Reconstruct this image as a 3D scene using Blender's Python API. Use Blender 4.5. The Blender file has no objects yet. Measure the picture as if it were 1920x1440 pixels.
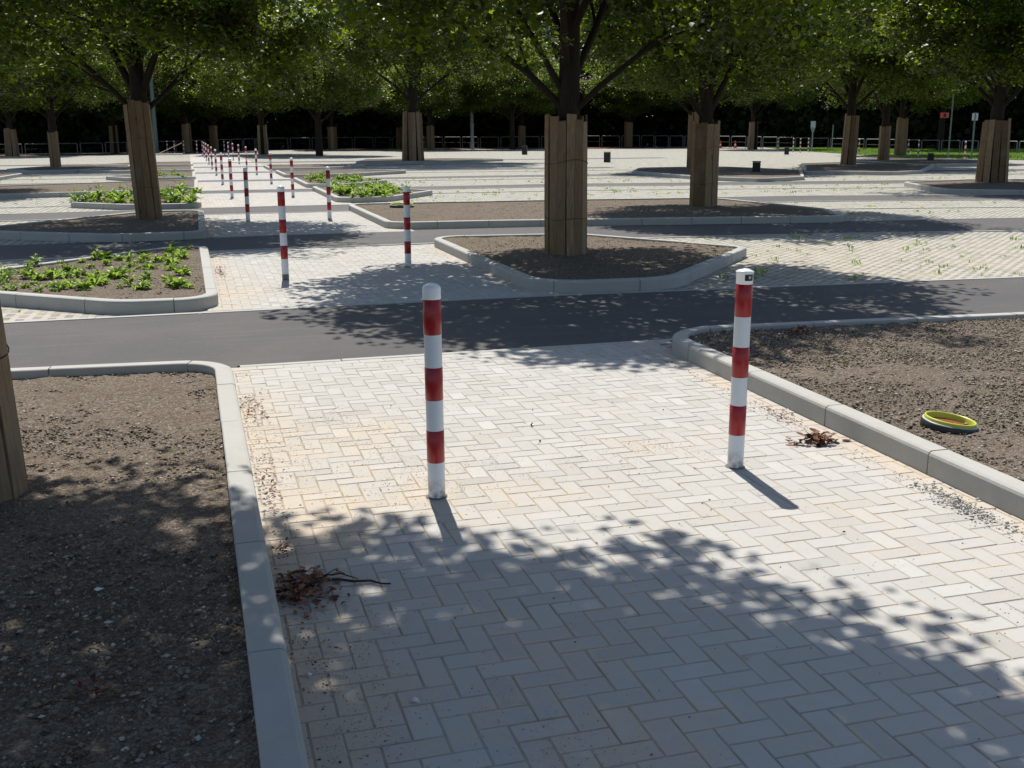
import bpy, math, random
import numpy as np
from mathutils import Vector, Matrix
random.seed(7); rng = np.random.default_rng(7)
S = bpy.context.scene; COL = S.collection
R = math.radians
SUN_EL, SUN_AZ = 58.5, 5.2

# ------------------------------------------------------------------ helpers
class MB:
    """collects vertices and faces, then builds ONE mesh object"""
    def __init__(s): s.v = []; s.f = []; s.m = []; s.c = []; s.col = 0.5; s.sm = []; s.e = []; s.edge = None
    def add(s, vs, fs, mi=0, smooth=False):
        o = len(s.v); s.v += [tuple(v) for v in vs]; s.c += [s.col] * len(vs); s.e += (s.edge if s.edge else [0.] * len(vs))
        for f in fs: s.f.append(tuple(i + o for i in f)); s.m.append(mi); s.sm.append(smooth)
    def box(s, c, d, mi=0, M=None):
        x, y, z = d[0] / 2, d[1] / 2, d[2] / 2
        vs = [Vector((a * x, b * y, e * z)) for a in (-1, 1) for b in (-1, 1) for e in (-1, 1)]
        if M is not None: vs = [M @ v for v in vs]
        vs = [v + Vector(c) for v in vs]
        s.add(vs, [(0, 1, 3, 2), (4, 6, 7, 5), (0, 4, 5, 1), (2, 3, 7, 6), (0, 2, 6, 4), (1, 5, 7, 3)], mi)
    def tube(s, pts, rad, n=8, mi=0, cap=True):
        pts = [Vector(p) for p in pts]; rings = []
        up = Vector((0, 0, 1)); prev = None
        for i, p in enumerate(pts):
            t = (pts[min(i + 1, len(pts) - 1)] - pts[max(i - 1, 0)]).normalized()
            if prev is None:
                a = up if abs(t.z) < .9 else Vector((1, 0, 0)); u = t.cross(a).normalized()
            else: u = (prev - t * prev.dot(t)).normalized()
            prev = u; w = t.cross(u); r = rad[i] if hasattr(rad, '__len__') else rad
            rings.append([p + (u * math.cos(2 * math.pi * k / n) + w * math.sin(2 * math.pi * k / n)) * r for k in range(n)])
        vs = [v for q in rings for v in q]; fs = []
        for i in range(len(rings) - 1):
            for k in range(n): fs.append((i * n + k, i * n + (k + 1) % n, (i + 1) * n + (k + 1) % n, (i + 1) * n + k))
        s.add(vs, fs, mi, True)
        if cap:
            s.add(rings[0][::-1], [tuple(range(n))], mi); s.add(rings[-1], [tuple(range(n))], mi)
    def lathe(s, prof, n=24, mi=0, c=(0, 0, 0), smooth=True):
        vs = []; fs = []
        for r, z in prof:
            for k in range(n): vs.append((c[0] + r * math.cos(2 * math.pi * k / n), c[1] + r * math.sin(2 * math.pi * k / n), c[2] + z))
        for i in range(len(prof) - 1):
            for k in range(n): fs.append((i * n + k, i * n + (k + 1) % n, (i + 1) * n + (k + 1) % n, (i + 1) * n + k))
        s.add(vs, fs, mi, smooth)
    def build(s, name, mats, parent=None):
        me = bpy.data.meshes.new(name); me.from_pydata(s.v, [], s.f)
        if not isinstance(mats, (list, tuple)): mats = [mats]
        for m in mats: me.materials.append(m)
        me.polygons.foreach_set('material_index', s.m); me.polygons.foreach_set('use_smooth', s.sm)
        a = me.attributes.new('tint', 'FLOAT', 'POINT'); a.data.foreach_set('value', s.c)
        if max(s.e) > 0: a = me.attributes.new('edge', 'FLOAT', 'POINT'); a.data.foreach_set('value', s.e)
        me.update(); o = bpy.data.objects.new(name, me); COL.objects.link(o); o.parent = parent
        return o

def npmesh(name, V, F, tint, mat, parent=None, smooth=False):
    me = bpy.data.meshes.new(name); n = len(V); k = F.shape[1]
    me.vertices.add(n); me.vertices.foreach_set('co', V.astype(np.float32).ravel())
    me.loops.add(F.size); me.loops.foreach_set('vertex_index', F.astype(np.int32).ravel())
    me.polygons.add(len(F)); me.polygons.foreach_set('loop_start', np.arange(0, F.size, k, dtype=np.int32))
    me.polygons.foreach_set('loop_total', np.full(len(F), k, dtype=np.int32))
    if smooth: me.polygons.foreach_set('use_smooth', np.ones(len(F), dtype=bool))
    me.update(calc_edges=True); me.validate()
    a = me.attributes.new('tint', 'FLOAT', 'POINT'); a.data.foreach_set('value', tint.astype(np.float32))
    me.materials.append(mat)
    o = bpy.data.objects.new(name, me); COL.objects.link(o); o.parent = parent
    return o

def tag(o, label=None, cat=None, group=None, kind=None):
    if label: o['label'] = label
    if cat: o['category'] = cat
    if group: o['group'] = group
    if kind: o['kind'] = kind
    return o
def empty(name, loc=(0, 0, 0), rz=0):
    o = bpy.data.objects.new(name, None); o.location = loc; o.rotation_euler = (0, 0, rz)
    o.empty_display_size = .2; COL.objects.link(o); return o
def copy_tree(o, parent=None):
    c = o.copy(); COL.objects.link(c); c.parent = parent
    for ch in o.children: copy_tree(ch, c)
    return c

# ------------------------------------------------------------------ materials
class NT:
    def __init__(s, name):
        s.m = bpy.data.materials.new(name); s.m.use_nodes = True; s.t = s.m.node_tree; s.t.nodes.clear()
        s.out = s.n('ShaderNodeOutputMaterial')
    def n(s, ty, **kw):
        nd = s.t.nodes.new(ty)
        for k, v in kw.items():
            if k in nd.bl_rna.properties: setattr(nd, k, v)
            else: s.set(nd, k, v)
        return nd
    def set(s, nd, k, v):
        k = k.replace('_', ' ') if isinstance(k, str) and k.replace('_', ' ') in nd.inputs else k
        i = nd.inputs[k]
        if isinstance(v, bpy.types.NodeSocket): s.t.links.new(v, i)
        else: i.default_value = v
    def co(s): return s.n('ShaderNodeTexCoord').outputs['Object']
    def geo(s): return s.n('ShaderNodeNewGeometry').outputs['Position']
    def map(s, v, rot=0, scale=(1, 1, 1), loc=(0, 0, 0)):
        return s.n('ShaderNodeMapping', Vector=v, Rotation=(0, 0, rot), Scale=scale, Location=loc).outputs[0]
    def noise(s, v, sc, det=4, rough=.55, dist=0):
        return s.n('ShaderNodeTexNoise', Vector=v, Scale=sc, Detail=det, Roughness=rough, Distortion=dist).outputs['Fac']
    def vor(s, v, sc, out='Distance', feature='F1'):
        return s.n('ShaderNodeTexVoronoi', feature=feature, Vector=v, Scale=sc).outputs[out]
    def math(s, op, a, b=0., c=0., clamp=False):
        nd = s.n('ShaderNodeMath', operation=op, use_clamp=clamp); s.set(nd, 0, a); s.set(nd, 1, b)
        if op in ('MULTIPLY_ADD', 'SMOOTH_MIN'): s.set(nd, 2, c)
        return nd.outputs[0]
    def ramp(s, f, *st):
        nd = s.n('ShaderNodeValToRGB', Fac=f); e = nd.color_ramp.elements
        for i, (p, c) in enumerate(st):
            x = e[i] if i < 2 else e.new(p)
            x.position = p; x.color = (c, c, c, 1) if isinstance(c, (int, float)) else (*c, 1)
        return nd.outputs[0]
    def mix(s, f, a, b, mode='MIX'):
        nd = s.n('ShaderNodeMix', data_type='RGBA', blend_type=mode)
        for k, v in ((0, f), (6, a), (7, b)):
            if isinstance(v, tuple) and len(v) == 3: v = (*v, 1)
            s.set(nd, k, v)
        return nd.outputs[2]
    def attr(s, name='tint'): return s.n('ShaderNodeAttribute', attribute_name=name).outputs['Fac']
    def bump(s, h, strength=.5, dist=.01):
        return s.n('ShaderNodeBump', Height=h, Strength=strength, Distance=dist).outputs[0]
    def bsdf(s, col, rough=.8, spec=.3, normal=None, metal=0.):
        nd = s.n('ShaderNodeBsdfPrincipled')
        if isinstance(col, tuple) and len(col) == 3: col = (*col, 1)
        s.set(nd, 'Base Color', col); s.set(nd, 'Roughness', rough); s.set(nd, 'Specular IOR Level', spec); s.set(nd, 'Metallic', metal)
        if normal is not None: s.set(nd, 'Normal', normal)
        return nd.outputs[0]
    def done(s, sh): s.t.links.new(sh, s.out.inputs[0]); return s.m

def simple(name, col, rough=.6, spec=.4, var=.12, sc=30, metal=0.):
    t = NT(name); p = t.co(); n = t.noise(p, sc)
    c = t.mix(n, tuple(x * (1 - var) for x in col), tuple(min(1, x * (1 + var)) for x in col))
    return t.done(t.bsdf(c, rough, spec, t.bump(n, .15, .003), metal))

def sandmask(t, p, thr=.5):
    """windblown / washed-in sand lying in uneven patches"""
    n1 = t.noise(p, 1.1, 4, .6); n2 = t.noise(p, 11, 5, .75); n3 = t.noise(p, 75, 4, .85)
    a = t.math('ADD', t.math('MULTIPLY', n1, .38), t.math('MULTIPLY', n2, .35))
    a = t.math('ADD', a, t.math('MULTIPLY', n3, .75))
    return a
def spot(t, p, x, y, r, amp):
    v = t.n('ShaderNodeVectorMath', operation='SUBTRACT'); t.set(v, 0, p); v.inputs[1].default_value = (x, y, 0)
    l = t.n('ShaderNodeVectorMath', operation='LENGTH'); t.set(l, 0, v.outputs[0])
    q = t.math('MULTIPLY', l.outputs['Value'], 1 / r)
    return t.math('MULTIPLY', t.math('SUBTRACT', 1, q, clamp=True), amp)

def mat_brick():
    t = NT('concrete_paver'); p = t.geo(); a = t.attr()
    base = t.ramp(a, (0, (.345, .33, .30)), (.35, (.405, .392, .365)), (.7, (.445, .433, .408)), (1, (.49, .478, .452)))
    g = t.noise(p, 260, 3, .7); base = t.mix(t.ramp(g, (.3, .0), (.75, .5)), base, (.31, .30, .275))
    base = t.mix(t.ramp(t.noise(p, 14, 5, .65), (.42, 0.), (.75, .3)), base, (.36, .34, .305))
    m = sandmask(t, p); sx = t.n('ShaderNodeSeparateXYZ', Vector=p)
    edge = t.math('MULTIPLY', t.math('SUBTRACT', 1, t.math('MULTIPLY', t.math('ABSOLUTE', t.math('SUBTRACT', sx.outputs[0], .22)), 1.9), clamp=True), .10)
    edge2 = t.math('MULTIPLY', t.math('SUBTRACT', 1, t.math('MULTIPLY', t.math('ABSOLUTE', t.math('SUBTRACT', sx.outputs[0], 3.62)), 4.5), clamp=True), .13)
    tot = t.math('ADD', t.math('ADD', m, edge), edge2)
    for q in [(.85, 6.4, .7, .26), (1.1, 5.4, .9, .2), (2.5, 5.45, .5, .14), (1.4, 4.9, .6, .1), (1.2, 12.8, 1.3, .16), (2, 16.2, 1.2, .14),
              (3.3, 2.6, .5, .1), (1.2, 2.4, .5, .16), (1.5, 21, 1.6, .2), (1.2, 29, 2, .22), (2.4, 31, 2, .15), (1.5, 38, 2.5, .25), (.45, 3.3, .7, .30), (.95, 2.5, .55, .26), (.42, 4.7, .5, .28), (1.1, 3.4, .45, .16), (3.2, 2.9, .5, .2), (2.9, 2.2, .6, .24)]:
        tot = t.math('ADD', tot, spot(t, p, q[0], q[1], q[2] * 1.15, q[3] * .5))
    ed = t.math('MULTIPLY', t.attr('edge'), t.ramp(t.noise(p, 2.2, 3), (.38, .0), (.7, .17))); ed = t.math('MULTIPLY', ed, t.math('SUBTRACT', 1.7, t.math('MULTIPLY', sx.outputs[1], .22), clamp=True)); tot = t.math('ADD', tot, ed)
    mk = t.ramp(tot, (.825, 0.), (.90, .8))
    sand = t.mix(t.noise(p, 330, 2, .7), (.36, .285, .20), (.60, .50, .385))
    c = t.mix(mk, base, sand)
    h = t.math('ADD', t.math('MULTIPLY', g, .4), t.math('MULTIPLY', t.noise(p, 60, 3), .6))
    return t.done(t.bsdf(c, .9, .2, t.bump(h, .5, .003)))
def mat_bed():
    t = NT('joint_sand'); p = t.geo(); n = t.noise(p, 350, 3, .7); l = t.noise(p, 5, 3)
    c = t.mix(n, (.26, .23, .19), (.44, .405, .35)); c = t.mix(t.ramp(l, (.45, 0.), (.65, .6)), c, (.20, .17, .13))
    return t.done(t.bsdf(c, .95, .1, t.bump(n, .6, .003)))
def mat_parking(name, rot, rough_joint, rowh=.115):
    t = NT(name); p = t.geo(); q = t.map(p, rot)
    br = t.n('ShaderNodeTexBrick', offset=.5, squash=1., Vector=q, Scale=1., Mortar_Size=rough_joint, Mortar_Smooth=.15, Bias=0., Brick_Width=.24, Row_Height=rowh)
    br.inputs['Color1'].default_value = (.225, .225, .22, 1); br.inputs['Color2'].default_value = (.15, .15, .148, 1)
    br.inputs['Mortar'].default_value = (.5, .5, .5, 1)
    f = br.outputs['Fac']
    sand = t.mix(t.noise(p, 200, 3, .7), (.32, .30, .255), (.49, .465, .41))
    green = t.mix(t.noise(p, 90, 3), (.09, .12, .03), (.22, .22, .09))
    gm = t.ramp(t.noise(p, 3.3, 5, .7), (.47, 0.), (.62, .6)); joint = t.mix(gm, sand, green)
    blk = t.mix(t.ramp(t.noise(p, 40, 4, .7), (.35, 0.), (.8, .4)), br.outputs['Color'], (.30, .29, .27))
    c = t.mix(f, blk, joint)
    sm = sandmask(t, p); yy = t.n('ShaderNodeSeparateXYZ', Vector=p).outputs[1]
    sm = t.math('SUBTRACT', sm, t.math('MULTIPLY', t.math('SUBTRACT', yy, 15., clamp=True), .16))
    c = t.mix(t.ramp(sm, (.70, 0.), (.86, .85)), c, t.mix(t.noise(p, 150, 3), (.34, .29, .23), (.48, .42, .34)))
    h = t.math('ADD', t.math('MULTIPLY', f, -1), t.math('MULTIPLY', t.noise(p, 80, 3), .35))
    return t.done(t.bsdf(c, .95, .1, t.bump(h, .8, .012)))
def mat_asphalt():
    t = NT('asphalt'); p = t.geo(); g = t.vor(p, 190); n = t.noise(p, 260, 3, .7); l = t.noise(p, .9, 4, .6)
    c = t.mix(n, (.048, .047, .048), (.125, .120, .119)); c = t.mix(t.ramp(l, (.4, 0.), (.7, .5)), c, (.125, .112, .10))
    st = t.noise(t.map(p, 0, (.25, 5, 1)), 2, 3); c = t.mix(t.ramp(st, (.55, 0.), (.72, .35)), c, (.15, .143, .134))
    c = t.mix(t.ramp(t.noise(p, 7, 6, .8), (.6, 0.), (.75, .5)), c, (.22, .195, .16))
    return t.done(t.bsdf(c, .82, .3, t.bump(t.math('ADD', g, n), .8, .005)))
def mat_soil():
    t = NT('stony_soil'); p = t.geo(); n = t.noise(p, 18, 6, .7); v = t.vor(p, 70, 'Color'); d = t.vor(p, 70); sc = t.n('ShaderNodeSeparateColor', Color=v)
    c = t.mix(n, (.066, .048, .034), (.165, .125, .092))
    c = t.mix(t.ramp(sc.outputs[0], (.62, 0.), (.66, .85)), c, t.mix(sc.outputs[1], (.10, .085, .065), (.28, .25, .205)))
    v2 = t.vor(p, 190, 'Color'); s2 = t.n('ShaderNodeSeparateColor', Color=v2)
    c = t.mix(t.ramp(s2.outputs[0], (.7, 0.), (.74, .7)), c, (.23, .20, .16))
    c = t.mix(t.ramp(t.noise(p, 1.6, 4), (.4, 0.), (.7, .35)), c, (.115, .088, .065))
    h = t.math('ADD', n, t.math('MULTIPLY', d, -.5))
    return t.done(t.bsdf(c, .95, .1, t.bump(h, 1., .02)))
def mat_pebble():
    t = NT('pebble'); p = t.geo(); a = t.attr()
    c = t.ramp(a, (0, (.06, .044, .032)), (.4, (.145, .112, .083)), (.72, (.26, .222, .178)), (1, (.46, .43, .38)))
    return t.done(t.bsdf(c, .9, .15))
def mat_kerb():
    t = NT('kerb_concrete'); p = t.geo(); n = t.noise(p, 4, 5, .6); g = t.noise(p, 240, 3, .75); v = t.vor(p, 38)
    c = t.mix(n, (.34, .335, .31), (.45, .442, .41)); c = t.mix(t.ramp(g, (.3, .35), (.6, 0.)), c, (.24, .24, .23))
    c = t.mix(t.ramp(v, (.02, .6), (.06, 0.)), c, (.12, .12, .115))
    c = t.mix(t.ramp(t.noise(p, 2.2, 5, .7), (.52, 0.), (.7, .3)), c, (.36, .31, .23))
    return t.done(t.bsdf(c, .88, .2, t.bump(t.math('ADD', g, t.math('MULTIPLY', t.noise(p, 9, 4), 2.)), .4, .004)))
def mat_wood():
    t = NT('weathered_plank'); p = t.co(); a = t.attr(); q = t.map(p, 0, (9, 9, .8)); n = t.noise(q, 6, 6, .65, .6); k = t.noise(t.map(p, 0, (1, 1, .7)), 3, 4)
    c = t.ramp(a, (0, (.15, .092, .050)), (.5, (.25, .165, .095)), (1, (.34, .24, .145)))
    c = t.mix(t.ramp(n, (.35, .55), (.6, 0.)), c, (.08, .055, .035)); c = t.mix(t.ramp(k, (.5, 0.), (.72, .5)), c, (.22, .185, .145))
    v = t.vor(t.map(p, 0, (1, 1, .55)), 4.5); c = t.mix(t.ramp(v, (.05, .8), (.11, 0.)), c, (.05, .03, .02))
    return t.done(t.bsdf(c, .85, .2, t.bump(n, .6, .006)))
def mat_bark():
    t = NT('bark'); p = t.co(); n = t.noise(t.map(p, 0, (6, 6, 1.2)), 5, 6, .7, .4)
    c = t.mix(n, (.014, .011, .008), (.060, .047, .036))
    return t.done(t.bsdf(c, .95, .1, t.bump(n, 1, .03)))
def mat_leaf(name, dark, mid, light, brown, trans=.4, tcol=(.16, .30, .03)):
    t = NT(name); a = t.attr(); oi = t.n('ShaderNodeObjectInfo').outputs['Random']
    c = t.ramp(a, (0, dark), (.5, mid), (.93, light), (.965, brown))
    c = t.mix(t.math('MULTIPLY', oi, .35), c, tuple(x * 1.25 for x in mid))
    b = t.bsdf(c, .42, .2)
    tr = t.n('ShaderNodeBsdfTranslucent'); tc = t.mix(t.ramp(a, (.93, 0.), (.965, 1.)), tcol, tuple(x * 1.1 for x in brown)); t.set(tr, 'Color', t.mix(1., tc, t.ramp(a, (.1, .25), (.9, 1.25)), 'MULTIPLY'))
    mx = t.n('ShaderNodeMixShader'); mx.inputs[0].default_value = trans; t.t.links.new(b, mx.inputs[1]); t.t.links.new(tr.outputs[0], mx.inputs[2])
    return t.done(mx.outputs[0])
def mat_paint(name, col, rough=.35, dirt=True):
    t = NT(name); p = t.co(); n = t.noise(p, 9, 6, .7); z = t.n('ShaderNodeSeparateXYZ', Vector=t.geo()).outputs[2]
    c = t.mix(t.ramp(n, (.5, 0.), (.8, .25)), col, tuple(x * .72 for x in col))
    if dirt:
        dm = t.math('MULTIPLY', t.math('SUBTRACT', 1, t.math('MULTIPLY', z, 9), clamp=True), t.ramp(t.noise(p, 22, 4), (.4, 0.), (.58, 1.)))
        c = t.mix(dm, c, (.20, .165, .09))
    return t.done(t.bsdf(c, rough, .45, t.bump(n, .06, .004)))
def mat_ground(name, c1, c2, sc=6):
    t = NT(name); p = t.geo(); n = t.noise(p, sc, 6, .7); c = t.mix(n, c1, c2)
    return t.done(t.bsdf(c, .95, .1, t.bump(n, .6, .02)))

M = dict(brick=mat_brick(), joint=mat_bed(), park_r=mat_parking('parking_paver', R(-41), .034, .115), park_l=mat_parking('parking_paver_straight', R(-87), .04, .15),
         asphalt=mat_asphalt(), soil=mat_soil(), pebble=mat_pebble(), kerb=mat_kerb(), wood=mat_wood(), bark=mat_bark(),
         leaf=mat_leaf('crown_leaf', (.006, .013, .004), (.011, .025, .005), (.026, .050, .008), (.06, .028, .010), .34, (.36, .50, .016)),
         wleaf=mat_leaf('woodland_leaf', (.010, .018, .007), (.018, .032, .010), (.034, .056, .014), (.025, .03, .01), .3, (.13, .21, .03)),
         plant=mat_leaf('plant_leaf', (.07, .13, .02), (.22, .32, .05), (.44, .52, .15), (.28, .40, .14), .4, (.34, .52, .05)),
         white=mat_paint('white_paint', (.64, .67, .70)), red=mat_paint('red_band', (.30, .010, .014), .3),
         capw=mat_paint('cap_white', (.80, .82, .84), .3, False), black=simple('black_plastic', (.012, .012, .013), .5),
         sleeve=simple('bare_steel', (.12, .12, .12), .55), steel=simple('galvanised_steel', (.20, .21, .22), .55, .4, .1, 12, .2),
         pole=simple('pole_grey', (.24, .27, .30), .5), dgreen=simple('green_grey_pole', (.10, .15, .14), .5), wire=simple('rusty_wire', (.03, .02, .015), .7),
         yel=simple('yellow_plastic', (.46, .48, .05), .38, .5, .06), dgrey=simple('dark_plastic', (.028, .03, .033), .45), lgrey=simple('grey_rim', (.40, .42, .44), .45),
         rust=mat_ground('brown_pipe_soil', (.16, .055, .02), (.24, .09, .035), 20),
         grain=mat_ground('sand_grain', (.34, .24, .13), (.60, .47, .31), 60), dry=mat_leaf('dry_leaf', (.06, .022, .012), (.17, .068, .032), (.30, .15, .08), (.32, .2, .12), .12, (.25, .1, .04)),
         twig=simple('twig_bark', (.045, .026, .018), .9), stone=simple('pale_stone', (.42, .41, .38), .9, .1, .3, 40),
         chip=simple('white_chip', (.62, .62, .60), .7), lit=simple('dark_grit', (.02, .018, .015), .9),
         track=mat_ground('reddish_track', (.10, .04, .04), (.16, .075, .07), 2), terrain=mat_ground('dark_verge', (.045, .045, .022), (.09, .085, .05), 2),
         grass=mat_ground('mown_grass', (.045, .09, .015), (.10, .16, .03), 5), orange=simple('orange_red', (.75, .10, .02), .5), conew=simple('cone_white', (.8, .8, .8), .4),
         signw=simple('sign_white', (.42, .46, .50), .4), signr=simple('sign_red', (.40, .05, .03), .4), board=simple('bare_board', (.60, .46, .36), .8))
# ------------------------------------------------------------------ camera, light, sky
cam = bpy.data.cameras.new('camera'); co = bpy.data.objects.new('camera', cam); COL.objects.link(co); S.camera = co
cam.sensor_width = 36; cam.lens = 2020 / 1920 * 36; cam.clip_start = .05; cam.clip_end = 2000
co.location = (0, 0, 1.8)
co.rotation_euler = (Matrix.Rotation(-R(16.311), 3, 'Z') @ Matrix.Rotation(R(90 - 13.251), 3, 'X') @ Matrix.Rotation(-R(.281), 3, 'Z')).to_euler()
sl = bpy.data.lights.new('sun', 'SUN'); so = bpy.data.objects.new('sun', sl); COL.objects.link(so)
sl.energy = 4.6; sl.angle = R(.53); sl.color = (1, .955, .88)
el, az = R(SUN_EL), R(SUN_AZ)
so.rotation_euler = Vector((-math.cos(el) * math.sin(az), -math.cos(el) * math.cos(az), -math.sin(el))).to_track_quat('-Z', 'Y').to_euler()
so.location = (0, 20, 40)
W = bpy.data.worlds.new('World'); S.world = W; W.use_nodes = True; wt = W.node_tree
sk = wt.nodes.new('ShaderNodeTexSky'); sk.sky_type = 'NISHITA'; sk.sun_disc = False; sk.sun_elevation = el; sk.sun_rotation = az
bg = wt.nodes['Background']; bg.inputs[1].default_value = .10; wt.links.new(sk.outputs[0], bg.inputs[0])
S.view_settings.view_transform = 'Standard'; S.view_settings.look = 'None'; S.view_settings.exposure = .50; S.view_settings.gamma = 1

# ------------------------------------------------------------------ ground sheets
def sheet(name, pts, z, mat, label_kind='structure'):
    b = MB(); b.add([(x, y, z) for x, y in pts], [tuple(range(len(pts)))]); o = b.build(name, mat); o['kind'] = label_kind; return o
def strip(name, near, far, z, mat):
    b = MB(); xs = sorted(set([p[0] for p in near] + [p[0] for p in far]))
    ip = lambda L, x: float(np.interp(x, [p[0] for p in L], [p[1] for p in L]))
    vs = []; [vs.extend([(x, ip(near, x), z), (x, ip(far, x), z)]) for x in xs]
    b.add(vs, [(2 * i, 2 * i + 2, 2 * i + 3, 2 * i + 1) for i in range(len(xs) - 1)]); o = b.build(name, mat); o['kind'] = 'structure'; return o
sheet('ground', [(-400, -300), (500, -300), (500, 700), (-400, 700)], -.06, M['terrain'])
sheet('parking_ground', [(3.55, -8), (75, -8), (75, 108), (3.55, 112)], -.012, M['park_r'])
sheet('parking_ground_beyond', [(-70, -8), (.25, -8), (.25, 108), (-70, 104)], -.012, M['park_l'])

ROADS = [([(-40, 9.2), (-9, 9.0), (-1.35, 8.30), (.12, 8.17), (.26, 8.60), (3.84, 8.58), (4.0, 8.36), (4.6, 8.34), (7.4, 8.12), (13, 7.7), (45, 5.3)],
          [(-40, 12.0), (-8, 11.5), (-1.86, 11.28), (3.57, 11.33), (9.8, 10.95), (15, 10.5), (45, 8)]),
         ([(-40, 16.6), (-2.8, 17.05), (.35, 17.4), (3.9, 17.46), (9.7, 16.95), (14.35, 16.2), (45, 11.8)],
          [(-40, 19.5), (-6, 19.4), (.2, 19.52), (3.5, 20.0), (8.76, 19.55), (12.3, 18.95), (16.4, 18.5), (45, 14)]),
         ([(-40, 24.6), (-5, 24.8), (.1, 25.2), (1.6, 25.3), (6.5, 25.05), (15.3, 24.6), (20.4, 23.4), (45, 17)],
          [(-40, 26.6), (-5, 26.9), (1.8, 27.5), (6, 27.4), (16.2, 26.7), (21.8, 25.1), (45, 19)]),
         ([(-40, 33), (.2, 33.9), (12, 34.0), (50, 27)], [(-40, 34.8), (.2, 35.55), (12, 35.6), (50, 29)]),
         ([(-40, 41.4), (.2, 41.95), (12, 42), (60, 36)], [(-40, 42.6), (.2, 43.1), (12, 43.2), (60, 38)]),
         ([(-40, 50), (.2, 50.4), (20, 50)], [(-40, 51.3), (.2, 51.8), (20, 51.4)]),
         ([(-40, 58), (.2, 58.7), (20, 58)], [(-40, 59.4), (.2, 60.1), (20, 59.4)]),
         ([(-40, 66), (.2, 67), (30, 66)], [(-40, 67.5), (.2, 68.4), (30, 67.5)])]
b = MB()
for near, far in ROADS:
    xs = sorted(set([p[0] for p in near] + [p[0] for p in far] + list(np.arange(-40, 20.1, 4))))
    xs = [x for x in xs if x <= min(near[-1][0], far[-1][0])]
    ip = lambda L, x: float(np.interp(x, [p[0] for p in L], [p[1] for p in L]))
    vs = []; [vs.extend([(x, ip(near, x), -.003), (x, ip(far, x), -.003)]) for x in xs]
    b.add(vs, [(2 * i, 2 * i + 2, 2 * i + 3, 2 * i + 1) for i in range(len(xs) - 1)])
o = b.build('road', M['asphalt']); o['kind'] = 'structure'

# light concrete edging stones flush along the roads and down the middle of the parking rows
def poly_edge(b, L, w, side, top=.004, x0=-30, x1=45, step=1.0, lump=True):
    L = [p for p in L]; X = [p[0] for p in L]; Y = [p[1] for p in L]; x = x0
    while x < x1:
        xa, xb = x + .004, x + step - .004
        ya, yb = float(np.interp(xa, X, Y)), float(np.interp(xb, X, Y)); b.col = random.random(); z = top + random.uniform(-.001, .001)
        vs = [(xa, ya, z), (xb, yb, z), (xb, yb + w * side, z), (xa, ya + w * side, z), (xa, ya, -.05), (xb, yb, -.05), (xb, yb + w * side, -.05), (xa, ya + w * side, -.05)]
        if side < 0: vs = [vs[3], vs[2], vs[1], vs[0], vs[7], vs[6], vs[5], vs[4]]
        b.add(vs, [(0, 1, 2, 3), (0, 4, 5, 1), (2, 6, 7, 3), (1, 5, 6, 2), (3, 7, 4, 0)]); x += step
b = MB()
def cut(L, x0, x1): return x0, x1
poly_edge(b, ROADS[0][1], .08, 1, x0=-25); poly_edge(b, [(0, 8.60), (4, 8.585)], .07, -1, x0=.27, x1=3.9, step=.8, top=.002)
poly_edge(b, ROADS[1][0], .08, -1, x0=-25); poly_edge(b, [(-30, 19.5), (.2, 19.6), (3.5, 20.0)], .08, 1, x0=.3, x1=3.3)
poly_edge(b, ROADS[1][1], .08, 1, x0=12.6, x1=44)
for k in (2, 3, 4, 5, 6, 7):
    xm = 19 if k > 4 else 43
    poly_edge(b, ROADS[k][0], .09, -1, x0=-25, x1=xm); poly_edge(b, ROADS[k][1], .09, 1, x0=-25, x1=xm)
for L, x0, x1 in [([(-30, 28.6), (-5, 29.2), (-2.6, 29.6)], -30, -2.8), ([(5, 31.7), (12, 31.5), (45, 24)], 6.8, 44), ([(12, 22.3), (14.67, 21.95), (18.4, 21.1), (45, 15.6)], 13.2, 44),
                  ([(5, 40.4), (13, 39.8), (50, 33)], 6.7, 49), ([(8, 48), (20, 47)], 9, 20), ([(-30, 37.6), (-6, 38.9)], -30, -12), ([(-30, 47), (-3, 47)], -30, -3)]:
    poly_edge(b, L, .13, 1, top=.003, x0=x0, x1=x1)
o = b.build('edging_strip', M['kerb']); o['kind'] = 'structure'

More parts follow.
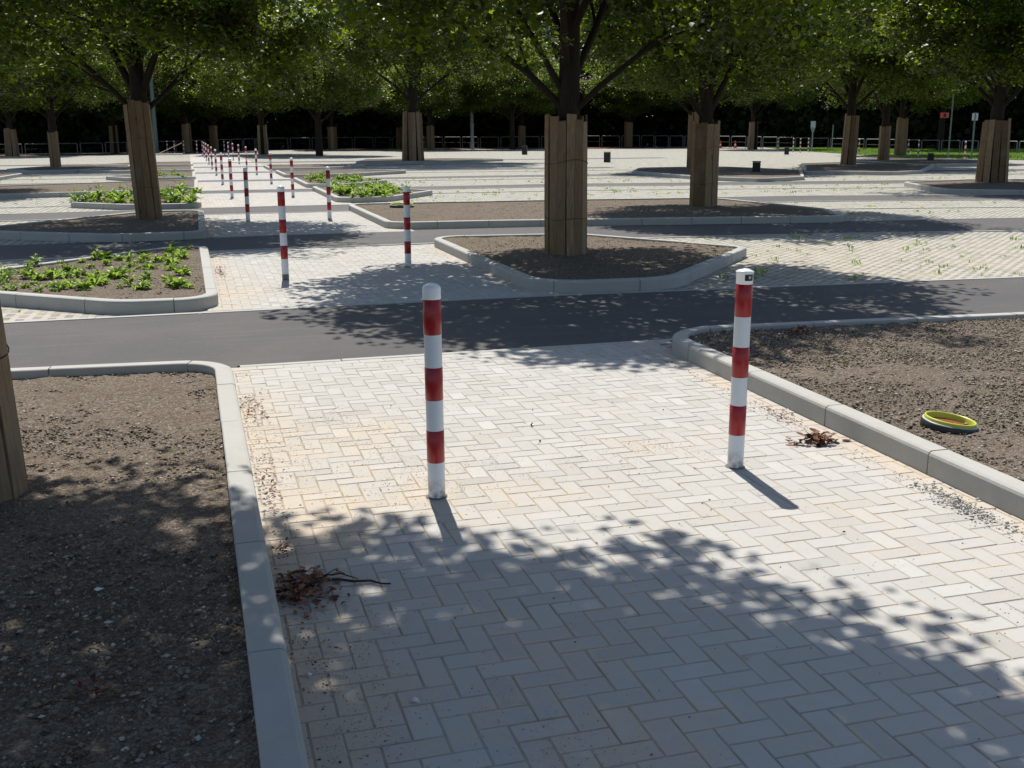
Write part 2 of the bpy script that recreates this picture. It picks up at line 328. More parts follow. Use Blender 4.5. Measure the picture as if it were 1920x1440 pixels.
# ------------------------------------------------------------------ herringbone footpath, brick by brick
b = MB(); XL, XR = .14, 3.72
def brick(x0, x1, y0, y1, ya, yb):
    y0, y1, x0, x1 = max(y0, ya), min(y1, yb), max(x0, XL - .06), min(x1, XR + (.06 if y0 < 8.35 else .2))
    if x1 - x0 < .03 or y1 - y0 < .03: return
    g, c, z = .0028, .0028, random.uniform(-.0010, .0010); tx, ty = random.uniform(-.0007, .0007), random.uniform(-.0007, .0007)
    x0 += g; x1 -= g; y0 += g; y1 -= g; j = lambda: random.uniform(-.0012, .0012)
    x0 += j(); x1 += j(); y0 += j(); y1 += j()
    b.col = min(1, max(0, random.gauss(.55, .15)))
    lo = [(x0, y0, -.012), (x1, y0, -.012), (x1, y1, -.012), (x0, y1, -.012)]
    mi = [(x0, y0, z - c), (x1, y0, z - c), (x1, y1, z - c), (x0, y1, z - c)]
    hi = [(x0 + c, y0 + c, z - tx - ty), (x1 - c, y0 + c, z + tx - ty), (x1 - c, y1 - c, z + tx + ty), (x0 + c, y1 - c, z - tx + ty)]
    q_ = c + .014; inn = [(x0 + q_, y0 + q_, z - tx - ty), (x1 - q_, y0 + q_, z + tx - ty), (x1 - q_, y1 - q_, z + tx + ty), (x0 + q_, y1 - q_, z - tx + ty)]
    if x1 - x0 < 2.5 * q_ or y1 - y0 < 2.5 * q_: inn = None; fs = [(8, 9, 10, 11)]
    else: fs = [(12, 13, 14, 15), (8, 9, 13, 12), (9, 10, 14, 13), (10, 11, 15, 14), (11, 8, 12, 15)]
    b.edge = [1.] * 12 + ([0.] * 4 if inn else [])
    for k in range(4):
        n = (k + 1) % 4; fs += [(k, n, 4 + n, 4 + k), (4 + k, 4 + n, 8 + n, 8 + k)]
    b.add(lo + mi + hi + (inn or []), fs); b.edge = None
SEG = [(-2.0, 8.40), (11.42, 17.28), (19.7, 25.1), (27.6, 33.8), (35.65, 41.85), (43.2, 50.3), (51.9, 58.6), (60.2, 66.8)]
u = .1
for ya, yb in SEG:
    j0, j1 = int(ya / u) - 2, int(yb / u) + 2
    for j in range(j0, j1):
        for i in range(-1, 39):
            k = (i + j) % 4; x, y = i * u + .03, j * u
            if k == 0: brick(x, x + 2 * u, y, y + u, ya, yb)
            elif k == 2: brick(x, x + u, y, y + 2 * u, ya, yb)
for yy in (8.40, ):
    x = .2
    while x < 3.9:
        brick(x, x + .2, yy, yy + .125, 0, 99); x += .2
base = [(XL - .06, -2), (XR + .06, -2), (XR + .06, 8.55), (XL - .06, 8.55)]
for ya, yb in [(-2, 8.53)] + SEG[1:]:
    b.col = .5; b.add([(XL - .06, ya, -.002), (XR + .06, ya, -.002), (XR + .06, yb, -.002), (XL - .06, yb, -.002)], [(0, 1, 2, 3)], 1)
b.add([(.1, 68.5, -.006), (3.7, 68.5, -.006), (3.7, 106, -.006), (.1, 106, -.006)], [(0, 1, 2, 3)], 0)
o = b.build('footpath', [M['brick'], M['joint']]); o['kind'] = 'structure'

# ------------------------------------------------------------------ planting beds (kerb + soil)
def fillet(P, step=.06):
    out = []; n = len(P)
    for i in range(n):
        p = Vector(P[i][:2]); r = P[i][2] if len(P[i]) > 2 else .4
        a = Vector(P[i - 1][:2]) - p; c = Vector(P[(i + 1) % n][:2]) - p
        an = a.angle(c); d = min(r / math.tan(an / 2), a.length * .45, c.length * .45); r2 = d * math.tan(an / 2)
        pa = p + a.normalized() * d; pc = p + c.normalized() * d
        ctr = p + (a.normalized() + c.normalized()).normalized() * (r2 / math.sin(an / 2))
        A0 = math.atan2(pa.y - ctr.y, pa.x - ctr.x); A1 = math.atan2(pc.y - ctr.y, pc.x - ctr.x); dA = (A1 - A0 + math.pi) % (2 * math.pi) - math.pi
        m = max(2, int(abs(dA) * r2 / step)); out += [ctr + Vector((math.cos(A0 + dA * k / m), math.sin(A0 + dA * k / m))) * r2 for k in range(m + 1)]
    return out
def inside(P, X, Y):
    r = np.zeros(X.shape, bool); n = len(P)
    for i in range(n):
        x1, y1 = P[i]; x2, y2 = P[(i + 1) % n]
        if y1 == y2: continue
        r ^= ((y1 > Y) != (y2 > Y)) & (X < (x2 - x1) * (Y - y1) / (y2 - y1) + x1)
    return r
def area(P): return sum(P[i][0] * P[(i + 1) % len(P)][1] - P[(i + 1) % len(P)][0] * P[i][1] for i in range(len(P))) / 2
BED = {}
def bed(key, P, label, group, soilz=.09, res=.25, hgt=.13, amp=.02, clear=None):
    if area(P) < 0: P = P[::-1]
    Q = fillet(P); cx = sum(q.x for q in Q) / len(Q); cy = sum(q.y for q in Q) / len(Q)
    root = empty('planting_bed', (0, 0, 0)); tag(root, label, 'planting bed', group)
    # resample outline by length
    n = len(Q); L = [0]
    for i in range(n): L.append(L[-1] + (Q[(i + 1) % n] - Q[i]).length)
    T = L[-1]; ns = max(4, round(T / 1.0)); sl_ = T / ns
    def at(s):
        s %= T; i = int(np.searchsorted(L, s, side='right')) - 1; i = min(i, n - 1); d = L[i + 1] - L[i]
        return Q[i].lerp(Q[(i + 1) % n], (s - L[i]) / d if d > 1e-9 else 0)
    def nrm(s):
        t = (at(s + .03) - at(s - .03)).normalized(); return Vector((-t.y, t.x))      # inward for CCW
    b = MB(); wd = .125
    for k in range(ns):
        b.col = random.random(); s0, s1 = k * sl_ + .0045, (k + 1) * sl_ - .0045
        dz = random.uniform(-.0015, .0015); off = random.uniform(-.0015, .0015)
        ss = sorted({s0, s1} | {s for s in L[:-1] if s0 + .01 < s < s1 - .01}); prof = [(0, -.05), (0, hgt - .022), (.006, hgt - .008), (.022, hgt), (wd - .006, hgt), (wd, hgt - .006), (wd, -.05)]
        vs = []
        for s in ss:
            p, nn = at(s), nrm(s)
            for o_, z in prof: vs.append((p.x + nn.x * (o_ + off), p.y + nn.y * (o_ + off), z + dz))
        m = len(prof); fs = []
        for i in range(len(ss) - 1):
            for q in range(m - 1): fs.append((i * m + q, (i + 1) * m + q, (i + 1) * m + q + 1, i * m + q + 1))
        fs += [tuple(range(m)), tuple(reversed(range((len(ss) - 1) * m, len(ss) * m)))]
        b.add(vs, fs)
    kb = b.build('kerb', M['kerb'], root)
    xs = np.arange(min(q.x for q in Q) - res, max(q.x for q in Q) + res, res); ys = np.arange(min(q.y for q in Q) - res, max(q.y for q in Q) + res, res)
    inner = [(at(s) + nrm(s) * .06) for s in np.linspace(0, T, max(60, int(T / .15)), endpoint=False)]
    ip = [(q.x, q.y) for q in inner]
    bm_ = MB()
    if res < .12:
        XX, YY = np.meshgrid(xs, ys, indexing='ij'); I = inside(ip, XX, YY)
        h = np.zeros(XX.shape)
        for fr, am in ((1.3, .5), (3.7, .3), (9, .22), (21, .14)):
            a1, a2 = rng.uniform(0, 6, 2); h += am * np.sin(XX * fr + a1 + 1.7 * np.sin(YY * fr * .8)) * np.cos(YY * fr * 1.1 + a2 + 1.3 * np.sin(XX * fr * .9))
        ZZ = soilz + amp * h + rng.normal(0, amp * .22, XX.shape)
        idx = -np.ones(XX.shape, int); ok = I.copy(); ok[1:] |= I[:-1]; ok[:, 1:] |= I[:, :-1]; ok[1:, 1:] |= I[:-1, :-1]
        idx[ok] = np.arange(ok.sum()); V = np.stack([XX[ok], YY[ok], ZZ[ok]], 1); ii, jj = np.where(I[:-1, :-1])
        F = np.stack([idx[ii, jj], idx[ii + 1, jj], idx[ii + 1, jj + 1], idx[ii, jj + 1]], 1)
        so_ = npmesh('soil', V, F, np.full(len(V), .5), M['soil'], root, True)
    else:
        bm_.add([(x, y, soilz) for x, y in ip], [tuple(range(len(ip)))]); bm_.build('soil', M['soil'], root)
    BED[key] = (ip, soilz); return root
GL, GR = 'kerbed planting beds left of the footpath', 'kerbed planting beds right of the footpath'
bed('L1', [(.2, -2.5, .3), (.2, 8.27, .42), (-1.35, 8.42, 2), (-9, 9.1, .3), (-9, -2.5, .3)], 'bare stony soil bed in the near left corner, mostly in tree shade', GL, .065, .05, amp=.022)
bed('R1', [(3.56, -2.5, .3), (3.72, 8.50, .6), (7.4, 8.20, 3), (13, 7.8, .3), (13, -2.5, .3)], 'bare stony soil bed at the near right holding the yellow pipe ring', GR, .095, .05, amp=.018)
bed('R2', [(3.65, 11.45, .7), (3.65, 17.35, .5), (6.15, 17.05, .7), (7.8, 14.2, .35), (5.3, 11.4, .9)], 'six sided soil bed around the centre tree with thick vertical planks', GR, .10, .06)
bed('L2', [(.2, 11.45, .5), (.18, 17.0, .4), (-.45, 16.95, .5), (-3.5, 13.8, .3), (-.8, 11.5, .8)], 'triangular soil bed with bright green leafy plants beyond the first road', GL, .10, .06)
bed('L3', [(.2, 19.45, .4), (.24, 25.0, .4), (-1.0, 25.1, 1), (-4.1, 21.2, .3), (-1.3, 19.35, 1)], 'pointed bare soil bed in tree shade around the left tree with a tall plank guard', GL, .10, .12)
bed('L4', [(.22, 27.35, .5), (.25, 33.3, .4), (-.5, 33.3, .5), (-2.95, 28.9, .3), (-1.4, 27.35, 1)], 'small green planted bed just behind the left plank wrapped tree', GL, .10, .3)
bed('L5', [(.22, 35.3, .4), (.27, 41.7, .4), (-1.5, 40.8, 1), (-6, 38.9, 1), (-14, 37, .5), (-14, 31.5, .5), (-5.2, 33.5, 1), (-2.1, 33.95, 1)], 'long narrow bare bed crossing behind the left plank wrapped tree', GL, .10, .5)
bed('L6', [(.2, 43.6, .4), (.24, 50.2, .4), (-1, 50, .6), (-3.2, 45.6, .3), (-2.2, 43.6, .6)], 'distant bed with thin yellowish green plants left of the footpath', GL, .10, .5)
bed('L7', [(.2, 52.2, .4), (.2, 58.4, .4), (-2, 58.2, .6), (-5, 54.5, .3), (-3, 52.1, .6)], 'distant bare bed left of the footpath, one road short of the shaded strip', GL, .10, .5)
bed('L8', [(.2, 60.6, .4), (.2, 66.6, .4), (-3, 66.4, .6), (-5, 62.5, .3), (-3, 60.4, .6)], 'farthest low shaded bed left of the footpath', GL, .10, .5)
bed('LA', [(-2.9, 56.0, .4), (-2.9, 61.6, .4), (-6.4, 62.6, .6), (-8.4, 57, .5), (-6.8, 53.4, .6)][::-1], 'distant bare bed around the thin tree near the left edge', GL, .10, .5)
bed('LB', [(-7.2, 45.6, .4), (-6.8, 50.6, .5), (-9, 52.5, .6), (-20, 50, .5), (-20, 44.5, .6)], 'distant bare bed cut by the left edge of the picture', GL, .10, .5)
bed('R3', [(3.5, 20.15, .5), (3.5, 25.95, .5), (9, 25.55, 3), (12.7, 25.0, .8), (13.1, 20.6, .5), (12.4, 18.75, .4), (5.5, 19.98, 2)], 'long bare soil bed beyond the second road with the right hand plank wrapped tree', GR, .10, .12)
bed('R4', [(3.6, 28.1, .5), (3.62, 34.6, .4), (4.6, 34.9, .4), (6.75, 31.0, .3), (5.0, 28.35, 1)], 'kerbed bed crowded with bright green plants behind the second pair of bollards', GR, .10, .3)
bed('R5', [(3.62, 36.0, .5), (3.66, 41.6, .4), (4.8, 41.8, .4), (6.7, 38.2, .3), (4.9, 35.9, 1)], 'smaller kerbed green bed behind the one crowded with bright plants', GR, .10, .3)
bed('R6', [(3.62, 44.4, .5), (3.65, 50.0, .4), (6.2, 50.1, .6), (9.2, 47.3, .3), (6, 44.4, 1)], 'shaded bare bed with white edged kerb right of the distant bollards', GR, .10, .5)
bed('R7', [(3.62, 52.6, .5), (3.65, 58.0, .4), (6.6, 57.9, .6), (8.6, 55.3, .3), (6, 52.6, 1)], 'farthest shaded bed right of the distant bollards', GR, .10, .5)
bed('RB', [(9, 62.2, .5), (10.2, 66.8, .6), (15.5, 66.8, .6), (18.5, 64, .4), (14, 61.2, 1)], 'shaded bed around the wide plank wrapped tree in the middle distance', GR, .10, .5)
bed('RC', [(17.7, 42.5, .4), (19.6, 46.3, .6), (23.6, 46.3, .6), (24.8, 41, .6), (21.4, 35.2, .4), (19.2, 34.1, .4), (17.9, 36.5, 1)], 'pointed shaded bed behind the right hand plank wrapped tree', GR, .10, .5)
bed('RD', [(20.4, 26.2, .4), (22.0, 30.3, .6), (25, 31, .6), (29.5, 29.5, .6), (28, 25.5, .6), (24, 24.1, .4), (22, 24.9, .6)], 'shaded bed at the right edge around the wide flared plank guard', GR, .10, .5)
bed('RE', [(24.0, 39.6, .4), (27, 44.5, .6), (29.2, 48.7, .6), (33.2, 49.9, .6), (34.4, 45, .6), (28.8, 38.4, .6), (27.0, 37.6, .4)], 'shaded bed around the leaning narrow guard on the right', GR, .10, .5)
bed('RF', [(33.6, 45.2, .4), (35.0, 53.4, .6), (37.4, 55.4, .6), (41.5, 53.3, .6), (40.5, 48, .6), (36.8, 45.0, .6)], 'far shaded bed around the short guard on the right', GR, .10, .5)

# loose stones on the two near beds
def scatter_in(P, n, x0, x1, y0, y1):
    X = rng.uniform(x0, x1, n); Y = rng.uniform(y0, y1, n); k = inside(P, X, Y); return X[k], Y[k]
def pebbles(name, X, Y, Z, smin, smax, mat, flat=.6, tl=None):
    n = len(X); base = np.array([(1, 0, 0), (-.5, .87, 0), (-.5, -.87, 0), (0, 0, 1), (0, 0, -1), (.3, .2, .8)])[:5]
    oc = np.array([(1, 0, 0), (0, 1, 0), (-1, 0, 0), (0, -1, 0), (.15, .1, 1), (0, 0, -1)], float)
    F0 = np.array([(0, 1, 4), (1, 2, 4), (2, 3, 4), (3, 0, 4), (1, 0, 5), (2, 1, 5), (3, 2, 5), (0, 3, 5)])
    s = smin * (smax / smin) ** (rng.random(n) ** 2.0); a = rng.uniform(0, 6.28, n)
    v = oc[None] * (1 + rng.normal(0, .18, (n, 6, 3))); v[:, :, 1] *= rng.uniform(.55, 1, (n, 1)); v[:, :, 2] *= flat * rng.uniform(.6, 1.1, (n, 1))
    v *= s[:, None, None] / 2; c, sn = np.cos(a)[:, None], np.sin(a)[:, None]
    x = v[:, :, 0] * c - v[:, :, 1] * sn + X[:, None]; y = v[:, :, 0] * sn + v[:, :, 1] * c + Y[:, None]; z = v[:, :, 2] + (Z + s * .12)[:, None]
    V = np.stack([x, y, z], 2).reshape(-1, 3); F = (F0[None] + (np.arange(n) * 6)[:, None, None]).reshape(-1, 3)
    t = np.clip(rng.normal(.5, .2, n), 0, 1) + (rng.random(n) < .10) * (s < .013) * .45; tint = np.repeat(np.clip(t, 0, 1), 6)
    o = npmesh(name, V, F, tint, mat); return o
Xa, Ya = scatter_in(BED['L1'][0], 46000, -2.6, .2, 2.0, 8.6); Xb, Yb = scatter_in(BED['R1'][0], 85000, 3.6, 9.5, 2.6, 8.7)
Xc, Yc = scatter_in(BED['R2'][0], 7000, 3.6, 8, 11, 17.4); Xd, Yd = scatter_in(BED['L2'][0], 6000, -3, .3, 11.3, 17); Xe, Ye = scatter_in(BED['R3'][0], 6000, 3.4, 13, 18.7, 26)
X = np.concatenate([Xa, Xb, Xc, Xd, Xe]); Y = np.concatenate([Ya, Yb, Yc, Yd, Ye]); Z = np.concatenate([np.full(len(Xa), .066), np.full(len(Xb), .096), np.full(len(Xc) + len(Xd) + len(Xe), .101)])
tag(pebbles('gravel', X, Y, Z, .007, .032, M['pebble'], .75), 'small loose stones and clods covering the bed soil', 'gravel', kind='stuff')

# grit and leaf crumbs swept against the kerbs
n = 2600; X = .215 + np.abs(rng.normal(0, .10, n)); Y = rng.uniform(2.2, 8.3, n); wv = (np.sin(Y * 2.1) + np.sin(Y * 5.3 + 1)) * .5; k = rng.random(n) < .35 + .4 * wv; X, Y = X[k], Y[k]
n = 900; X2 = 3.58 - np.abs(rng.normal(0, .06, n)); Y2 = rng.uniform(2.6, 8.3, n)
n = 420; X3 = rng.uniform(.25, 3.55, n); Y3 = rng.uniform(2.2, 8.4, n)
n = 500; X4 = np.concatenate([.215 + np.abs(rng.normal(0, .12, n)), 3.6 - np.abs(rng.normal(0, .12, n))]); Y4 = rng.uniform(11.6, 17, 2 * n)
X = np.concatenate([X, X2, X3, X4]); Y = np.concatenate([Y, Y2, Y3, Y4])
tag(pebbles('leaf_litter', X, Y, np.full(len(X), .001), .003, .016, M['dry'], .35), 'brown leaf crumbs and grit swept against the kerbs of the footpath', 'leaf litter', kind='stuff')
# coarse yellow sand grains lying in loose patches on the paving
GX, GY = [], []
for cx, cy, sx_, sy_, m in [(.78, 6.45, .30, .42, 4200), (1.15, 5.35, .30, .25, 2200), (2.45, 5.45, .28, .22, 1300), (.42, 5.2, .16, .9, 2200), (.40, 3.2, .16, .7, 3200), (.85, 2.7, .22, .3, 1300), (3.0, 2.75, .25, .3, 1300), (3.5, 5.3, .07, .9, 1200), (1.8, 4.4, .9, 1.0, 1800)]:
    x = cx + rng.normal(0, sx_, m); y = cy + rng.normal(0, sy_, m); k = np.sin(x * 9 + 2 * np.sin(y * 5)) * np.cos(y * 7 + x * 3) + rng.normal(0, .5, m) > -.25; GX.append(x[k]); GY.append(y[k])
X, Y = np.concatenate(GX), np.concatenate(GY); k = (X > .2) & (X < 3.6) & (Y < 8.35); X, Y = X[k], Y[k]
tag(pebbles('sand_grains', X, Y, np.full(len(X), .001), .0025, .009, M['grain'], .6), 'coarse yellowish sand grains scattered over the paving', 'sand', kind='stuff')
# little gravel heap by the right kerb joint
h = pebbles('gravel_heap', 3.50 + rng.normal(0, .035, 420), 4.16 + rng.normal(0, .17, 420), np.abs(rng.normal(.004, .012, 420)), .008, .03, M['stone'], .8)
tag(h, 'small heap of grey gravel spilled against the near right kerb', 'gravel heap', kind='stuff')
# dark grit specks on the paving
bits = [(1.94, 6.19, .028), (1.88, 5.84, .018), (2.06, 6.56, .014), (2.88, 6.30, .014), (2.75, 4.02, .02), (1.30, 5.9, .013), (2.2, 5.1, .012)]
for i, (x, y, s) in enumerate(bits):
    o = pebbles('dark_pebble', np.zeros(1), np.zeros(1), np.full(1, s * .2), s, s * 1.01, M['lit'], .9); o.location = (x, y, .003)
    tag(o, 'tiny black pebble lying loose on the pale herringbone paving', 'pebble', 'tiny black pebbles on the footpath')
for i, (x, y, s, lb) in enumerate([(.58, 3.12, .042, 'pale flat stone chip in the tree shade on the paving'), (.27, 3.39, .03, 'small white chip beside the near left kerb'), (-.45, 4.15, .04, 'white chip on the shaded soil of the near left bed')]):
    o = pebbles('stone_chip', np.zeros(1), np.zeros(1), np.zeros(1), s, s * 1.01, M['chip'], .45); o.location = (x, y, .005 if x > .2 else .085); tag(o, lb, 'stone chip')

# ------------------------------------------------------------------ bollards
def bollard(slot=False, sleeve=False):
    root = empty('bollard'); r = .0435; z0 = .075 if sleeve else 0
    b = MB(); b.lathe([(r, z0 - .02 if not sleeve else z0), (r, z0 + 1.008)], 32); post = b.build('post', M['white'], root)
    edges = [(.835, 1.008), (.507, .672), (.187, .352)]
    for a, c in edges:
        b = MB(); b.lathe([(r, z0 + a), (r + .0012, z0 + a + .001), (r + .0012, z0 + c - .001), (r, z0 + c)], 32); b.build('red_band', M['red'], root)
    b = MB()
    if slot: b.lathe([(r, z0 + 1.008), (r + .001, z0 + 1.009), (r + .001, z0 + 1.066), (r + .004, z0 + 1.068), (r + .004, z0 + 1.074), (.03, z0 + 1.082), (.0, z0 + 1.089)], 32)
    else: b.lathe([(r, z0 + 1.008), (r + .0015, z0 + 1.010), (r + .0015, z0 + 1.062), (r - .004, z0 + 1.072), (r - .016, z0 + 1.080), (.012, z0 + 1.084), (0, z0 + 1.085)], 32)
    cap = b.build('cap', M['capw'], root)
    if slot:
        b = MB(); n = 8
        for (rr, a0, a1, za, zb, mi) in [(r + .003, -118, -58, 1.028, 1.060, 0), (r + .0042, -94, -76, 1.038, 1.054, 1)]:
            A = [R(a0 + (a1 - a0) * k / n) for k in range(n + 1)]
            vs = [(rr * math.cos(a), rr * math.sin(a), z) for a in A for z in (za, zb)] + [((r - .004) * math.cos(a), (r - .004) * math.sin(a), z) for a in A for z in (za, zb)]
            m = 2 * (n + 1); fs = [(2 * k, 2 * k + 2, 2 * k + 3, 2 * k + 1) for k in range(n)] + [(2 * k + 1, 2 * k + 3, m + 2 * k + 3, m + 2 * k + 1) for k in range(n)] + [(m + 2 * k, m + 2 * k + 2, 2 * k + 2, 2 * k) for k in range(n)]
            fs += [(0, 1, m + 1, m), (2 * n, m + 2 * n, m + 2 * n + 1, 2 * n + 1)]
            b.add(vs, fs, mi)
        b.build('lock_opening', [M['black'], M['lgrey']], cap)
    if not sleeve:
        b = MB(); b.lathe([(r + .012, -.008), (r + .010, .004), (r, .005)], 24); b.build('base_ring', M['sleeve'], root)
    if sleeve:
        b = MB(); b.lathe([(r - .001, -.02), (r - .001, z0)], 32); b.build('base_sleeve', M['sleeve'], root)
    return root
ORD = ['nearest', 'second', 'third', 'fourth', 'fifth', 'sixth', 'seventh', 'eighth', 'ninth', 'tenth', 'eleventh']
YS = [5.07, 14.39, 23.0, 31.36, 39.67, 48.19, 56.5, 64.8, 73.1, 81.5, 90]
GB = 'red and white bollards in two rows along the footpath'
pl = bollard(); pr = bollard(slot=True)
tl = [(.5, 'a'), ]
for n, y in enumerate(YS):
    for side, x in (('left', 1.085), ('right', 2.755)):
        if side == 'left': o = pl if n == 0 else (bollard(sleeve=True) if n == 1 else copy_tree(pl))
        else: o = pr if n == 0 else copy_tree(pl)
        if side == 'right' and n == 1: y = 14.4
        o.location = (x, y, 0) if not (side == 'left' and n == 1) else (1.055, 13.62, 0)
        o.rotation_euler = (random.uniform(-.004, .004), random.uniform(-.006, .006), random.uniform(0, 6) if o is not pr else R(2))
        lb = f'red and white striped bollard, {ORD[n]} from the camera in the {side} row'
        if n == 0 and side == 'left': lb = 'nearest left bollard with a domed white cap and dirt at its foot'
        if n == 0 and side == 'right': lb = 'near right bollard with a flat cap and a black lock opening'
        if n == 1 and side == 'left': lb = 'striped bollard standing on a bare grey steel foot beyond the first road, left row'
        tag(o, lb, 'bollard', GB)
pl.rotation_euler = (0, R(-.25), .3); pr.rotation_euler = (0, R(.35), R(2))
FB = [(-1.67, 97, 'leftmost'), (-1.1, 97.2, 'second from left'), (-.35, 96.5, 'third from left'), (.7, 95.4, 'fourth from left')]
for x, y, w in FB:
    o = copy_tree(pl); o.location = (x, y, 0); o.rotation_euler = (0, 0, 0); tag(o, f'far bollard by the barrier left of the footpath, {w}', 'bollard', 'far bollards by the barrier')
for i, (x, y) in enumerate([(47.67, 82.82), (46.49, 78.36), (45.89, 76.31), (47.49, 77.77), (46.57, 69.45), (46.61, 63.82), (45.41, 61.12), (42.39, 52.87), (42.95, 51.4)]):
    o = copy_tree(pl); o.location = (x, y, 0); o.rotation_euler = (0, 0, 0)
    tag(o, f'far bollard at the grass edge on the right, number {i + 1} counted from the left of that line' if 0 else ['far', 'second', 'third', 'fourth', 'fifth', 'sixth', 'seventh', 'eighth', 'ninth'][i] + (' left bollard' if i == 0 else ' bollard from the left') + ' in the line beside the right hand grass', 'bollard', 'far bollards beside the grass')

# ------------------------------------------------------------------ plank guards
def guard(h, r, n, flare=0., seed=1, lean=(0, 0), tops=None, wires=True, gaps=None):
    rd = random.Random(seed); root = empty('trunk_guard')
    for k in range(n):
        a = 2 * math.pi * k / n + rd.uniform(-.07, .07); wd = 2 * (r + .02) * math.sin(math.pi / n) * rd.uniform(.98, 1.07); th = .028
        hh = h + rd.uniform(-.06, .08) if tops is None else h + tops[k % len(tops)]
        if gaps and k in gaps: continue
        b = MB(); b.col = rd.choice((.1, .35, .5, .7, .95)); rb = r * (1 + flare) * rd.uniform(.99, 1.03); rt = r * rd.uniform(.96, 1.03)
        tn = Vector((-math.sin(a), math.cos(a), 0)); nr = Vector((math.cos(a), math.sin(a), 0)); tw = rd.uniform(-.012, .012)
        vs = []; m = 5
        for i in range(m + 1):
            f = i / m; z = -.03 + (hh + .03) * f; rr = rb + (rt - rb) * f; w2 = wd / 2 * (1 + .03 * math.sin(f * 5 + k))
            c = nr * rr + tn * tw * math.sin(f * 3); c += Vector((lean[0] * z, lean[1] * z, 0))
            for sx, so2 in ((-1, 0), (1, 0), (1, 1), (-1, 1)):
                vs.append(c + tn * sx * w2 + nr * so2 * th + Vector((0, 0, z + (rd.uniform(-.012, .012) if i == m else 0))))
        fs = [(4 * i + q, 4 * i + (q + 1) % 4, 4 * i + 4 + (q + 1) % 4, 4 * i + 4 + q) for i in range(m) for q in range(4)] + [(3, 2, 1, 0), (4 * m, 4 * m + 1, 4 * m + 2, 4 * m + 3)]
        b.add(vs, fs); b.build('plank', M['wood'], root)
    if wires:
        for zz, dr in ((h * .28, .01), (h * .68, -.05)):
            b = MB(); pts = []
            for k in range(33):
                a = 2 * math.pi * k / 32; f = zz / h; rr = (r * (1 + flare) * (1 - f) + r * f) + .031
                z2 = zz + dr * math.sin(a * 1.0) + .015 * math.sin(3 * a)
                pts.append((rr * math.cos(a) * 1.02 + lean[0] * z2, rr * math.sin(a) * 1.02 + lean[1] * z2, z2))
            b.tube(pts, .0035, 5, cap=False); b.build('wire', M['wire'], root)
    return root

